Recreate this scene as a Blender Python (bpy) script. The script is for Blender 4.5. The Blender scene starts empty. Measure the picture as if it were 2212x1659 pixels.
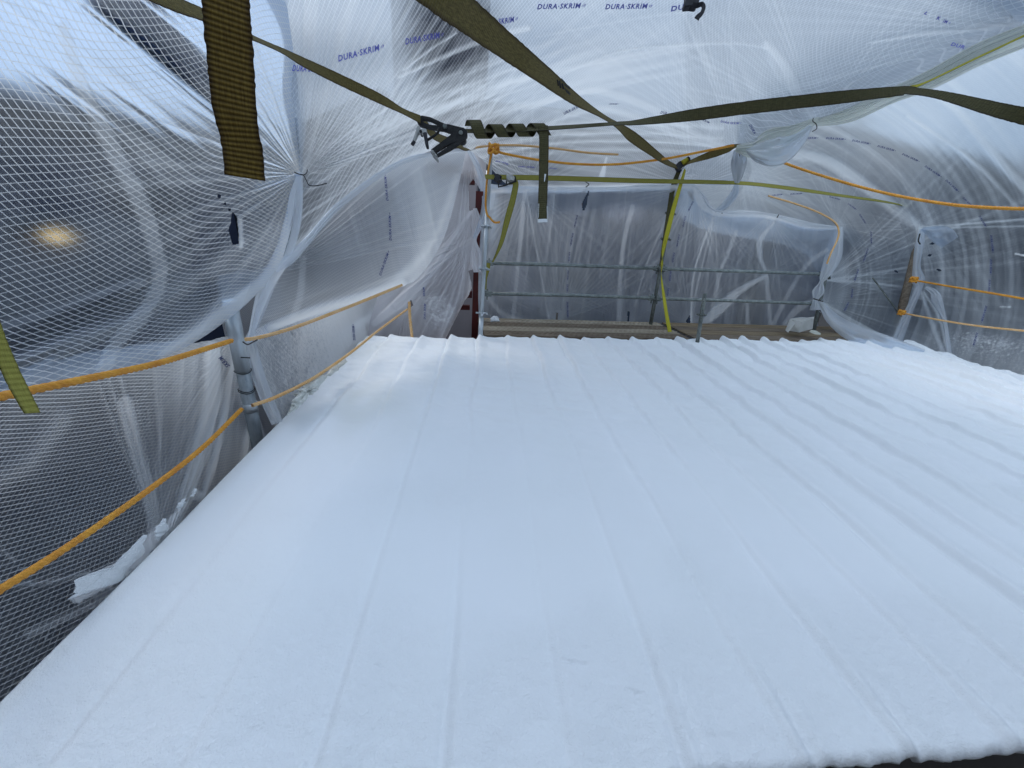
import bpy, bmesh, math, random
import numpy as np
from mathutils import Vector, Matrix
from mathutils.bvhtree import BVHTree

random.seed(7)
rng = np.random.default_rng(7)
SC = bpy.context.scene
COL = SC.collection

# ------------------------------------------------------------------ camera
F = 860.0                       # focal length in units of a 2212 px wide frame (14 mm lens)
CX, CY = 1106.0, 829.5
EYE = np.array([0.0, 0.0, 1.4])


def _n(v):
    v = np.array(v, float)
    return v / np.linalg.norm(v)


_Z = -_n([950 - CX, 2900 - CY, F])
_Y = _n([1050 - CX, 455 - CY, F])
_Y = _n(_Y - _Z * (_Y @ _Z))
_X = np.cross(_Y, _Z)
R = np.stack([_X, _Y, _Z])      # camera (x right, y down, z forward) -> world
cam_d = bpy.data.cameras.new('camera')
cam = bpy.data.objects.new('camera', cam_d)
COL.objects.link(cam)
cam_d.sensor_width = 36.0
cam_d.lens = F / 2212 * 36
cam_d.clip_start = 0.02
cam_d.clip_end = 500
m = Matrix.Identity(4)
cr, cu, cb = R @ [1, 0, 0], R @ [0, -1, 0], R @ [0, 0, -1]
for i in range(3):
    m[i][0], m[i][1], m[i][2], m[i][3] = cr[i], cu[i], cb[i], EYE[i]
cam.matrix_world = m
SC.camera = cam

# ------------------------------------------------------------------ light
SUN_EL, SUN_ROT = 44, 318
w = bpy.data.worlds.new('World')
SC.world = w
w.use_nodes = True
wn, wl = w.node_tree.nodes, w.node_tree.links
wn.clear()
sky = wn.new('ShaderNodeTexSky')
sky.sky_type = 'NISHITA'
sky.sun_disc = False
sky.sun_elevation = math.radians(SUN_EL)
sky.sun_rotation = math.radians(SUN_ROT)
sky.air_density = 1.2
sky.dust_density = 3.0
hs = wn.new('ShaderNodeHueSaturation')
hs.inputs['Saturation'].default_value = 0.55
bg = wn.new('ShaderNodeBackground')
bg.inputs['Strength'].default_value = 0.14
wo = wn.new('ShaderNodeOutputWorld')
wl.new(sky.outputs[0], hs.inputs['Color'])
cloud = wn.new('ShaderNodeMix')          # thin even cloud over the clear sky
cloud.data_type = 'RGBA'
cloud.inputs[0].default_value = 0.75
wtc = wn.new('ShaderNodeTexCoord')       # overcast: three times brighter overhead than at the horizon
wsp = wn.new('ShaderNodeSeparateXYZ')
wmr = wn.new('ShaderNodeMapRange')
wmr.inputs[1].default_value = 0.0
wmr.inputs[2].default_value = 1.0
wmr.inputs[3].default_value = 0.78
wmr.inputs[4].default_value = 1.6
wl.new(wtc.outputs['Generated'], wsp.inputs[0])
wl.new(wsp.outputs[2], wmr.inputs[0])
wvm = wn.new('ShaderNodeVectorMath')
wvm.operation = 'SCALE'
wvm.inputs[0].default_value = (4.8, 5.8, 6.95)
wl.new(wmr.outputs[0], wvm.inputs['Scale'])
wl.new(wvm.outputs[0], cloud.inputs[7])
wl.new(hs.outputs[0], cloud.inputs[6])
wl.new(cloud.outputs[2], bg.inputs[0])
wl.new(bg.outputs[0], wo.inputs[0])
sd = bpy.data.lights.new('sun', 'SUN')
sd.energy = 0.5
sd.angle = math.radians(24)
sd.color = (1.0, 0.95, 0.88)
so = bpy.data.objects.new('sun', sd)
COL.objects.link(so)
az = math.radians(SUN_ROT)
sdir = Vector((math.sin(az) * math.cos(math.radians(SUN_EL)), math.cos(az) * math.cos(math.radians(SUN_EL)), math.sin(math.radians(SUN_EL))))
so.rotation_euler = sdir.to_track_quat('Z', 'Y').to_euler()
so.location = (0, 0, 30)
vs = SC.view_settings
vs.view_transform = 'Standard'
vs.look = 'None'
vs.exposure = 0.3
vs.gamma = 1.0
SC.cycles.max_bounces = 14
SC.cycles.transparent_max_bounces = 16
SC.cycles.transmission_bounces = 10
SC.cycles.diffuse_bounces = 5
SC.cycles.caustics_refractive = True


# ------------------------------------------------------------------ geometry helpers
def ray(px, py):
    return R @ np.array([(px - CX) / F, (py - CY) / F, 1.0])


def D(px, py, d):
    return EYE + ray(px, py) * d


def PX(px, py, x0):
    r = ray(px, py)
    return EYE + r * (x0 / r[0])


def PY(px, py, y0, sl=0.0):          # plane y = y0 + sl * x
    r = ray(px, py)
    return EYE + r * (y0 / (r[1] - sl * r[0]))


def PZ(px, py, z0=0.0):
    r = ray(px, py)
    return EYE + r * ((z0 - EYE[2]) / r[2])


def proj(P):
    q = (np.asarray(P) - EYE) @ R          # R^T applied
    z = np.where(q[..., 2] > 0.05, q[..., 2], np.nan)
    return q[..., 0] / z * F + CX, q[..., 1] / z * F + CY, q[..., 2]


def hash2(ix, iy, s):
    h = np.sin(ix * 127.1 + iy * 311.7 + s * 74.7) * 43758.5453
    return h - np.floor(h)


def vnoise(x, y, s=0):
    ix, iy = np.floor(x), np.floor(y)
    fx, fy = x - ix, y - iy
    fx, fy = fx * fx * (3 - 2 * fx), fy * fy * (3 - 2 * fy)
    a, b = hash2(ix, iy, s), hash2(ix + 1, iy, s)
    c, d = hash2(ix, iy + 1, s), hash2(ix + 1, iy + 1, s)
    return (a + (b - a) * fx) * (1 - fy) + (c + (d - c) * fx) * fy


def fbm(x, y, s=0, o=4):
    t, a, n = 0, 0.5, 0
    for k in range(o):
        t = t + a * vnoise(x * 2 ** k, y * 2 ** k, s + k * 13)
        n += a
        a *= 0.5
    return t / n


def sstep(a, b, x):
    t = np.clip((x - a) / (b - a), 0, 1)
    return t * t * (3 - 2 * t)


def grid_mesh(name, P, uv=None, attrs=None, keep=None, smooth=True):
    nv, nu = P.shape[:2]
    me = bpy.data.meshes.new(name)
    idx = np.arange(nv * nu).reshape(nv, nu)
    q = np.stack([idx[:-1, :-1], idx[:-1, 1:], idx[1:, 1:], idx[1:, :-1]], -1).reshape(-1, 4)
    if keep is not None:
        q = q[keep.reshape(-1)]
    me.vertices.add(nv * nu)
    me.vertices.foreach_set('co', P.reshape(-1).astype(np.float32))
    me.loops.add(len(q) * 4)
    me.loops.foreach_set('vertex_index', q.reshape(-1).astype(np.int32))
    me.polygons.add(len(q))
    me.polygons.foreach_set('loop_start', (np.arange(len(q)) * 4).astype(np.int32))
    me.polygons.foreach_set('loop_total', np.full(len(q), 4, np.int32))
    me.polygons.foreach_set('use_smooth', np.full(len(q), smooth))
    me.update(calc_edges=True)
    if uv is not None:
        l = me.uv_layers.new(name='UVMap')
        l.data.foreach_set('uv', uv.reshape(-1, 2)[q.reshape(-1)].reshape(-1).astype(np.float32))
    for k, a in (attrs or {}).items():
        at = me.attributes.new(k, 'FLOAT', 'POINT')
        at.data.foreach_set('value', a.reshape(-1).astype(np.float32))
    me.validate()
    return me, q


def link(name, me, mat=None, parent=None):
    o = bpy.data.objects.new(name, me)
    COL.objects.link(o)
    if mat is not None and me is not None:
        me.materials.append(mat)
    if parent is not None:
        o.parent = parent
    return o


def tag(o, label=None, cat=None, group=None, kind=None):
    if label:
        o['label'] = label
    if cat:
        o['category'] = cat
    if group:
        o['group'] = group
    if kind:
        o['kind'] = kind
    return o


def thing(name, label, cat, group=None):
    o = bpy.data.objects.new(name, None)
    COL.objects.link(o)
    o.empty_display_size = 0.05
    return tag(o, label, cat, group)


def from_bm(name, bm, mat, parent=None, smooth=False):
    me = bpy.data.meshes.new(name)
    bmesh.ops.recalc_face_normals(bm, faces=bm.faces)
    bm.to_mesh(me)
    bm.free()
    if smooth:
        me.polygons.foreach_set('use_smooth', np.full(len(me.polygons), True))
    return link(name, me, mat, parent)


def box_bm(bm, c, s, rot=None, bev=0.0):
    g = bmesh.ops.create_cube(bm, size=1.0)
    vs_ = g['verts']
    M = Matrix.Translation(Vector(c)) @ (rot.to_4x4() if rot else Matrix.Identity(4)) @ Matrix.Diagonal(Vector((*s, 1)))
    bmesh.ops.transform(bm, matrix=M, verts=vs_)
    if bev:
        es = list({e for v in vs_ for e in v.link_edges})
        bmesh.ops.bevel(bm, geom=es, offset=bev, segments=2, affect='EDGES', profile=0.7)


def frames(pts):
    """tangents and parallel-transported normals"""
    P = np.asarray(pts, float)
    T = np.gradient(P, axis=0)
    T /= np.linalg.norm(T, axis=1)[:, None] + 1e-12
    N = np.zeros_like(P)
    a = np.array([0, 0, 1.0]) if abs(T[0][2]) < 0.9 else np.array([1.0, 0, 0])
    N[0] = _n(np.cross(T[0], a))
    for i in range(1, len(P)):
        v = N[i - 1] - T[i] * (N[i - 1] @ T[i])
        N[i] = _n(v)
    return P, T, N, np.cross(T, N)


def catmull(pts, n):
    P = np.asarray(pts, float)
    k = len(P)
    if k == 2:
        t = np.linspace(0, 1, n)[:, None]
        return P[0] * (1 - t) + P[1] * t
    Q = np.concatenate([[2 * P[0] - P[1]], P, [2 * P[-1] - P[-2]]])
    u = np.linspace(0, k - 1, n)
    i = np.minimum(u.astype(int), k - 2)
    t = (u - i).reshape((-1,) + (1,) * (P.ndim - 1))
    p0, p1, p2, p3 = Q[i], Q[i + 1], Q[i + 2], Q[i + 3]
    return 0.5 * ((2 * p1) + (-p0 + p2) * t + (2 * p0 - 5 * p1 + 4 * p2 - p3) * t ** 2 + (-p0 + 3 * p1 - 3 * p2 + p3) * t ** 3)


def resample(P, step):
    s = np.concatenate([[0], np.cumsum(np.linalg.norm(np.diff(P, axis=0), axis=1))])
    n = max(4, int(s[-1] / step))
    t = np.linspace(0, s[-1], n)
    return np.stack([np.interp(t, s, P[:, k]) for k in range(3)], -1), t


def tube_arr(pts, rad, seg=14, lobes=0, pitch=1.0, amp=0.0):
    P, T, N, B = frames(pts)
    s = np.concatenate([[0], np.cumsum(np.linalg.norm(np.diff(P, axis=0), axis=1))])
    th = np.linspace(0, 2 * math.pi, seg + 1)
    rad = np.broadcast_to(np.asarray(rad, float), (len(P),))
    r = rad[:, None] * (1 + amp * np.abs(np.cos(lobes / 2 * (th[None] - 2 * math.pi * s[:, None] / pitch))) - amp * .5) if lobes else np.repeat(rad[:, None], seg + 1, 1)
    return P[:, None] + r[..., None] * (np.cos(th)[None, :, None] * N[:, None] + np.sin(th)[None, :, None] * B[:, None])


def tube(name, pts, rad, mat, parent=None, seg=14, caps=True):
    bm = bmesh.new()
    A = tube_arr(pts, rad, seg)[:, :-1]
    rows = [[bm.verts.new(v) for v in r_] for r_ in A]
    for a, b in zip(rows[:-1], rows[1:]):
        for k in range(seg):
            f = bm.faces.new((a[k], a[(k + 1) % seg], b[(k + 1) % seg], b[k]))
            f.smooth = True
    if caps:
        bm.faces.new(rows[0])
        bm.faces.new(rows[-1][::-1])
    me = bpy.data.meshes.new(name)
    bmesh.ops.recalc_face_normals(bm, faces=bm.faces)
    bm.to_mesh(me)
    bm.free()
    return link(name, me, mat, parent)


def rope(name, pts, rad, mat, label=None, cat='rope', group=None, parent=None, seg=20):
    P = catmull(pts, 200)
    P, t = resample(P, max(0.004, rad * 0.42))
    A = tube_arr(P, rad, seg, 3, rad * 6.5, 0.30)
    me, _ = grid_mesh(name, A)
    o = link(name, me, mat, parent)
    if label:
        tag(o, label, cat, group)
    return o


# ------------------------------------------------------------------ materials
def new_mat(name):
    mt = bpy.data.materials.new(name)
    mt.use_nodes = True
    nt = mt.node_tree
    nt.nodes.clear()
    out = nt.nodes.new('ShaderNodeOutputMaterial')
    return mt, nt.nodes, nt.links, out


def ramp_noise_mat(name, c1, c2, scale=8, rough=0.7, bump=0.0, bscale=60, metal=0.0, stretch=(1, 1, 1), lo=0.35, hi=0.65, coord='Object', spec=0.5):
    mt, n, l, out = new_mat(name)
    tc = n.new('ShaderNodeTexCoord')
    mp = n.new('ShaderNodeMapping')
    mp.inputs['Scale'].default_value = stretch
    l.new(tc.outputs[coord], mp.inputs[0])
    nz = n.new('ShaderNodeTexNoise')
    nz.inputs['Scale'].default_value = scale
    nz.inputs['Detail'].default_value = 6
    nz.inputs['Roughness'].default_value = 0.65
    l.new(mp.outputs[0], nz.inputs['Vector'])
    cr_ = n.new('ShaderNodeValToRGB')
    cr_.color_ramp.elements[0].position = lo
    cr_.color_ramp.elements[1].position = hi
    cr_.color_ramp.elements[0].color = (*c1, 1)
    cr_.color_ramp.elements[1].color = (*c2, 1)
    l.new(nz.outputs[0], cr_.inputs[0])
    b = n.new('ShaderNodeBsdfPrincipled')
    b.inputs['Roughness'].default_value = rough
    b.inputs['Metallic'].default_value = metal
    b.inputs['Specular IOR Level'].default_value = spec
    l.new(cr_.outputs[0], b.inputs['Base Color'])
    if bump:
        n2 = n.new('ShaderNodeTexNoise')
        n2.inputs['Scale'].default_value = bscale
        n2.inputs['Detail'].default_value = 5
        l.new(mp.outputs[0], n2.inputs['Vector'])
        bp = n.new('ShaderNodeBump')
        bp.inputs['Strength'].default_value = bump
        bp.inputs['Distance'].default_value = 0.01
        l.new(n2.outputs[0], bp.inputs['Height'])
        l.new(bp.outputs[0], b.inputs['Normal'])
    l.new(b.outputs[0], out.inputs[0])
    return mt


def math_n(n, l, op, a, b=None, c=None, clamp=False):
    x = n.new('ShaderNodeMath')
    x.operation = op
    x.use_clamp = clamp
    for i, v in enumerate((a, b, c)):
        if v is None:
            continue
        if isinstance(v, (int, float)):
            x.inputs[i].default_value = v
        else:
            l.new(v, x.inputs[i])
    return x.outputs[0]


def film_mat(name, cell=0.02, ratio=0.5, lw=0.16, lstr=0.55, tint=(0.80, 0.84, 0.88), scat=(0.80, 0.85, 0.90), trans=0.15, rough=0.5, haze_gain=1.0, fine=0.03):
    """translucent scrim film: clear rough-refracting web, milky scatter driven by 'op', woven threads from UV, foam overspray from 'spray'"""
    mt, n, l, out = new_mat(name)
    uv = n.new('ShaderNodeUVMap')
    sp = n.new('ShaderNodeSeparateXYZ')
    l.new(uv.outputs[0], sp.inputs[0])
    U, V = sp.outputs[0], sp.outputs[1]
    lines = []
    for sg in (1, -1):
        a = math_n(n, l, 'MULTIPLY_ADD', U, sg * ratio / cell, math_n(n, l, 'MULTIPLY', V, 1 / cell))
        fr = math_n(n, l, 'FRACT', a)
        dd = math_n(n, l, 'ABSOLUTE', math_n(n, l, 'SUBTRACT', fr, 0.5))
        mr = n.new('ShaderNodeMapRange')
        mr.inputs[1].default_value = lw * 0.5 * (1.0 if sg > 0 else 0.8) + 0.03
        mr.inputs[2].default_value = max(lw * 0.5 * (1.0 if sg > 0 else 0.8) - 0.03, 0.0)
        mr.inputs[3].default_value = 0
        mr.inputs[4].default_value = lstr * (1.0 if sg > 0 else 0.7)
        l.new(dd, mr.inputs[0])
        lines.append(mr.outputs[0])
    ln = math_n(n, l, 'MAXIMUM', lines[0], lines[1])
    aop = n.new('ShaderNodeAttribute')
    aop.attribute_name = 'op'
    asp = n.new('ShaderNodeAttribute')
    asp.attribute_name = 'spray'
    tc = n.new('ShaderNodeTexCoord')
    nz = n.new('ShaderNodeTexNoise')
    nz.inputs['Scale'].default_value = 45
    nz.inputs['Detail'].default_value = 7
    nz.inputs['Roughness'].default_value = 0.7
    l.new(tc.outputs['Object'], nz.inputs['Vector'])
    opn = math_n(n, l, 'MULTIPLY_ADD', math_n(n, l, 'SUBTRACT', nz.outputs[0], 0.5), fine * 4, aop.outputs['Fac'])
    op = math_n(n, l, 'ADD', opn, ln, clamp=True)
    op = math_n(n, l, 'MINIMUM', op, 0.97)
    # clear web
    rf = n.new('ShaderNodeBsdfRefraction')
    rf.inputs['IOR'].default_value = 1.12
    rf.inputs['Roughness'].default_value = rough
    rf.inputs['Color'].default_value = (*tint, 1)
    tr = n.new('ShaderNodeBsdfTransparent')
    tr.inputs['Color'].default_value = (*tint, 1)
    cl = n.new('ShaderNodeMixShader')
    cl.inputs[0].default_value = trans
    l.new(rf.outputs[0], cl.inputs[1])
    l.new(tr.outputs[0], cl.inputs[2])
    df = n.new('ShaderNodeBsdfDiffuse')
    df.inputs['Color'].default_value = (*scat, 1)
    tl = n.new('ShaderNodeBsdfTranslucent')
    tl.inputs['Color'].default_value = (*scat, 1)
    sc = n.new('ShaderNodeMixShader')
    sc.inputs[0].default_value = 0.5
    l.new(df.outputs[0], sc.inputs[1])
    l.new(tl.outputs[0], sc.inputs[2])
    mx = n.new('ShaderNodeMixShader')
    l.new(op, mx.inputs[0])
    l.new(cl.outputs[0], mx.inputs[1])
    l.new(sc.outputs[0], mx.inputs[2])
    # sheen
    gl = n.new('ShaderNodeBsdfGlossy')
    gl.inputs['Roughness'].default_value = 0.28
    gl.inputs['Color'].default_value = (0.9, 0.93, 1, 1)
    lwt = n.new('ShaderNodeLayerWeight')
    lwt.inputs['Blend'].default_value = 0.12
    gf = math_n(n, l, 'MULTIPLY', lwt.outputs['Fresnel'], 0.3)
    m2 = n.new('ShaderNodeMixShader')
    l.new(gf, m2.inputs[0])
    l.new(mx.outputs[0], m2.inputs[1])
    l.new(gl.outputs[0], m2.inputs[2])
    # foam overspray
    n2 = n.new('ShaderNodeTexNoise')
    n2.inputs['Scale'].default_value = 34
    n2.inputs['Detail'].default_value = 9
    n2.inputs['Roughness'].default_value = 0.78
    l.new(tc.outputs['Object'], n2.inputs['Vector'])
    th = math_n(n, l, 'ADD', asp.outputs['Fac'], math_n(n, l, 'MULTIPLY', math_n(n, l, 'SUBTRACT', n2.outputs[0], 0.5), 2.2))
    mr = n.new('ShaderNodeMapRange')
    mr.inputs[1].default_value = 0.40
    mr.inputs[2].default_value = 0.80
    l.new(th, mr.inputs[0])
    gate = n.new('ShaderNodeMapRange')
    gate.inputs[1].default_value = 0.02
    gate.inputs[2].default_value = 0.2
    l.new(asp.outputs['Fac'], gate.inputs[0])
    spf = math_n(n, l, 'MULTIPLY', math_n(n, l, 'MULTIPLY', mr.outputs[0], gate.outputs[0]), 0.92)
    fd = n.new('ShaderNodeBsdfDiffuse')
    fd.inputs['Color'].default_value = (0.95, 0.96, 0.97, 1)
    ft = n.new('ShaderNodeBsdfTranslucent')
    ft.inputs['Color'].default_value = (0.95, 0.96, 0.97, 1)
    fm = n.new('ShaderNodeMixShader')
    fm.inputs[0].default_value = 0.18
    l.new(fd.outputs[0], fm.inputs[1])
    l.new(ft.outputs[0], fm.inputs[2])
    m3 = n.new('ShaderNodeMixShader')
    l.new(spf, m3.inputs[0])
    l.new(m2.outputs[0], m3.inputs[1])
    l.new(fm.outputs[0], m3.inputs[2])
    l.new(m3.outputs[0], out.inputs[0])
    return mt


M = {}
M['film_near'] = film_mat('scrim_film_wide_mesh', cell=0.034, ratio=0.5, lw=0.13, lstr=0.86, tint=(.47, .60, .80), scat=(.93, .95, .96), trans=0.0, rough=0.38)
M['film_lower'] = film_mat('scrim_film_skirt', cell=0.0185, ratio=0.5, lw=0.17, lstr=0.78, tint=(.66, .72, .82), scat=(.93, .95, .96), trans=0.0)
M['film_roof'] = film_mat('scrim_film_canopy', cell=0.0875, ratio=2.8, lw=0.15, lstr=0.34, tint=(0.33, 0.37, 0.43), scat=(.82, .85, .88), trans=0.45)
M['film_mid'] = film_mat('scrim_film_curtain', cell=0.026, ratio=0.5, lw=0.2, lstr=0.6, tint=(.62, .68, .78), scat=(.93, .95, .96))
M['film_far'] = film_mat('scrim_film_far', cell=0.03, ratio=0.5, lw=0.12, lstr=0.10, tint=(.62, .72, .86), scat=(.92, .94, .96), trans=0.05)
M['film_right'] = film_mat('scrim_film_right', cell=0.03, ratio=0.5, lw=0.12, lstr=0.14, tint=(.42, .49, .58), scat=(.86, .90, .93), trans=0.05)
M['film_over'] = film_mat('scrim_film_overhead', cell=0.03, ratio=0.5, lw=0.12, lstr=0.14, tint=(.80, .84, .90), scat=(.92, .94, .96), trans=0.6)
M['film_red'] = film_mat('scrim_film_corner', cell=0.03, ratio=0.5, lw=0.12, lstr=0.10, scat=(0.88, 0.87, 0.90), tint=(.7, .68, .72), trans=0.0, rough=0.9)
M['yellow_film'] = film_mat('aged_gathered_film', cell=0.02, ratio=0.5, lw=0.15, lstr=0.1, scat=(0.80, 0.82, 0.76), tint=(0.8, 0.82, 0.74))


# roof foam
def foam_mat():
    mt, n, l, out = new_mat('sprayed_white_foam')
    tc = n.new('ShaderNodeTexCoord')
    b = n.new('ShaderNodeBsdfPrincipled')
    b.inputs['Roughness'].default_value = 0.62
    b.inputs['Specular IOR Level'].default_value = 0.35
    nz = n.new('ShaderNodeTexNoise')
    nz.inputs['Scale'].default_value = 1.3
    nz.inputs['Detail'].default_value = 5
    l.new(tc.outputs['Object'], nz.inputs['Vector'])
    cr_ = n.new('ShaderNodeValToRGB')
    cr_.color_ramp.elements[0].position = 0.3
    cr_.color_ramp.elements[1].position = 0.7
    cr_.color_ramp.elements[0].color = (0.86, 0.885, 0.905, 1)
    cr_.color_ramp.elements[1].color = (0.88, 0.90, 0.93, 1)
    l.new(nz.outputs[0], cr_.inputs[0])
    stain = n.new('ShaderNodeAttribute')
    stain.attribute_name = 'stain'
    mixc = n.new('ShaderNodeMix')
    mixc.data_type = 'RGBA'
    l.new(stain.outputs['Fac'], mixc.inputs[0])
    l.new(cr_.outputs[0], mixc.inputs[6])
    mixc.inputs[7].default_value = (0.66, 0.67, 0.60, 1)
    l.new(mixc.outputs[2], b.inputs['Base Color'])
    att = n.new('ShaderNodeAttribute')
    att.attribute_name = 'rough'
    n2 = n.new('ShaderNodeTexNoise')
    n2.inputs['Scale'].default_value = 120
    n2.inputs['Detail'].default_value = 6
    n2.inputs['Roughness'].default_value = 0.6
    n2.inputs['Distortion'].default_value = 0.6
    l.new(tc.outputs['Object'], n2.inputs['Vector'])
    hgt = math_n(n, l, 'MULTIPLY', n2.outputs[0], math_n(n, l, 'MULTIPLY_ADD', att.outputs['Fac'], 0.9, 0.12))
    bp = n.new('ShaderNodeBump')
    bp.inputs['Strength'].default_value = 0.9
    bp.inputs['Distance'].default_value = 0.0045
    l.new(hgt, bp.inputs['Height'])
    l.new(bp.outputs[0], b.inputs['Normal'])
    l.new(b.outputs[0], out.inputs[0])
    return mt


M['foam'] = foam_mat()


def strap_mat(name, c1, c2, rib=0.0, ribs_per_m=420, stain=(0.05, 0.03, 0.015), transl=0.0):
    mt, n, l, out = new_mat(name)
    uv = n.new('ShaderNodeUVMap')
    sp = n.new('ShaderNodeSeparateXYZ')
    l.new(uv.outputs[0], sp.inputs[0])
    mp = n.new('ShaderNodeMapping')
    mp.inputs['Scale'].default_value = (14, 8, 1)
    l.new(uv.outputs[0], mp.inputs[0])
    nz = n.new('ShaderNodeTexNoise')
    nz.inputs['Scale'].default_value = 2.0
    nz.inputs['Detail'].default_value = 8
    nz.inputs['Roughness'].default_value = 0.7
    l.new(mp.outputs[0], nz.inputs['Vector'])
    cr_ = n.new('ShaderNodeValToRGB')
    cr_.color_ramp.elements[0].position = 0.32
    cr_.color_ramp.elements[1].position = 0.62
    cr_.color_ramp.elements[0].color = (*c1, 1)
    cr_.color_ramp.elements[1].color = (*c2, 1)
    l.new(nz.outputs[0], cr_.inputs[0])
    # worn, stained edges (v runs 0..1 across)
    ed = math_n(n, l, 'ABSOLUTE', math_n(n, l, 'SUBTRACT', sp.outputs[1], 0.5))
    er = n.new('ShaderNodeMapRange')
    er.inputs[1].default_value = 0.36
    er.inputs[2].default_value = 0.5
    er.inputs[4].default_value = 0.85
    l.new(math_n(n, l, 'MULTIPLY_ADD', math_n(n, l, 'SUBTRACT', nz.outputs[0], 0.5), 0.35, ed), er.inputs[0])
    mx = n.new('ShaderNodeMix')
    mx.data_type = 'RGBA'
    l.new(er.outputs[0], mx.inputs[0])
    l.new(cr_.outputs[0], mx.inputs[6])
    mx.inputs[7].default_value = (*stain, 1)
    # weave
    wv = math_n(n, l, 'SINE', math_n(n, l, 'MULTIPLY', sp.outputs[0], ribs_per_m))
    wv2 = math_n(n, l, 'SINE', math_n(n, l, 'MULTIPLY', sp.outputs[1], 90))
    col = mx.outputs[2]
    if rib:
        dk = n.new('ShaderNodeMix')
        dk.data_type = 'RGBA'
        dk.blend_type = 'MULTIPLY'
        l.new(math_n(n, l, 'MULTIPLY_ADD', wv, rib * .5, rib * .5), dk.inputs[0])
        l.new(col, dk.inputs[6])
        dk.inputs[7].default_value = (0.25, 0.22, 0.18, 1)
        col = dk.outputs[2]
    b = n.new('ShaderNodeBsdfPrincipled')
    b.inputs['Roughness'].default_value = 0.75
    b.inputs['Specular IOR Level'].default_value = 0.3
    l.new(col, b.inputs['Base Color'])
    hh = math_n(n, l, 'ADD', wv, math_n(n, l, 'MULTIPLY', wv2, 0.08))
    bp = n.new('ShaderNodeBump')
    bp.inputs['Strength'].default_value = 0.5
    bp.inputs['Distance'].default_value = 0.002
    l.new(hh, bp.inputs['Height'])
    l.new(bp.outputs[0], b.inputs['Normal'])
    sh = b.outputs[0]
    if transl:
        t_ = n.new('ShaderNodeBsdfTranslucent')
        l.new(col, t_.inputs['Color'])
        mm = n.new('ShaderNodeMixShader')
        mm.inputs[0].default_value = transl
        l.new(sh, mm.inputs[1])
        l.new(t_.outputs[0], mm.inputs[2])
        sh = mm.outputs[0]
    l.new(sh, out.inputs[0])
    return mt


M['strap_brown'] = strap_mat('olive_brown_webbing', (0.16, 0.10, 0.018), (0.31, 0.21, 0.04), rib=0.75, ribs_per_m=640, stain=(0.035, 0.012, 0.006), transl=0.35)
M['strap_olive'] = strap_mat('olive_webbing', (0.10, 0.078, 0.025), (0.26, 0.205, 0.07), transl=0.3)
M['strap_dark'] = strap_mat('dark_olive_webbing', (0.045, 0.042, 0.018), (0.10, 0.09, 0.035), stain=(0.035, 0.03, 0.02))
M['strap_yellow'] = strap_mat('yellow_green_webbing', (0.24, 0.225, 0.045), (0.40, 0.375, 0.08), stain=(0.14, 0.13, 0.03), transl=0.2)
M['strap_bright'] = strap_mat('bright_yellow_webbing', (0.50, 0.46, 0.03), (0.65, 0.60, 0.06), stain=(0.4, 0.35, 0.03), transl=0.2)
M['rope_orange'] = ramp_noise_mat('orange_rope_fibre', (0.62, 0.24, 0.02), (0.80, 0.38, 0.035), 14, 0.6, 0.4, 300, stretch=(1, 1, 1))
M['rope_pale'] = ramp_noise_mat('sun_bleached_rope_fibre', (0.72, 0.40, 0.14), (0.80, 0.52, 0.26), 12, 0.65, 0.4, 300)
M['steel'] = ramp_noise_mat('galvanised_tube', (0.20, 0.24, 0.27), (0.50, 0.55, 0.58), 9, 0.5, 0.15, 120, metal=0.55, stretch=(1, 1, 0.35))
M['steel_bright'] = ramp_noise_mat('clean_galvanised_tube', (0.42, 0.47, 0.50), (0.62, 0.66, 0.69), 9, 0.42, 0.1, 120, metal=0.6, stretch=(1, 1, 0.3))
M['rail_steel'] = ramp_noise_mat('dull_galvanised_rail', (0.17, 0.20, 0.195), (0.34, 0.375, 0.36), 14, 0.6, 0.2, 120, metal=0.3)
M['steel_dull'] = ramp_noise_mat('weathered_grey_tube', (0.10, 0.115, 0.11), (0.24, 0.26, 0.24), 14, 0.65, 0.2, 120, metal=0.3)
M['black_steel'] = ramp_noise_mat('blackened_ratchet_steel', (0.006, 0.006, 0.007), (0.022, 0.021, 0.02), 30, 0.55, 0.3, 200, spec=.3)
M['silver'] = ramp_noise_mat('worn_clamp_metal', (0.28, 0.28, 0.27), (0.5, 0.5, 0.48), 40, 0.45, 0.1, 100, metal=0.6)
M['black_plastic'] = ramp_noise_mat('black_rubber', (0.008, 0.008, 0.012), (0.02, 0.02, 0.03), 20, 0.5, 0.2, 60)
M['wire'] = ramp_noise_mat('black_wire', (0.01, 0.01, 0.01), (0.03, 0.03, 0.03), 20, 0.5)
M['plank_light'] = ramp_noise_mat('pale_deck_plank', (0.24, 0.20, 0.145), (0.42, 0.365, 0.28), 5, 0.85, 0.3, 60, stretch=(0.6, 6, 6))
M['plank_dark'] = ramp_noise_mat('brown_deck_plank', (0.10, 0.074, 0.05), (0.23, 0.18, 0.13), 5, 0.85, 0.3, 60, stretch=(0.6, 6, 6))
M['plank_wood'] = ramp_noise_mat('weathered_wood_plank', (0.12, 0.085, 0.045), (0.27, 0.205, 0.125), 4, 0.85, 0.35, 50, stretch=(0.5, 9, 9))
M['red'] = ramp_noise_mat('red_oxide_paint', (0.06, 0.005, 0.004), (0.11, 0.011, 0.008), 6, 0.6, 0.1, 60)
M['ink'] = ramp_noise_mat('blue_printing_ink', (0.10, 0.11, 0.52), (0.17, 0.18, 0.60), 60, 0.7)
M['ink_dark'] = ramp_noise_mat('faded_navy_printing_ink', (0.06, 0.08, 0.24), (0.10, 0.12, 0.30), 60, 0.7)
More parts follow.
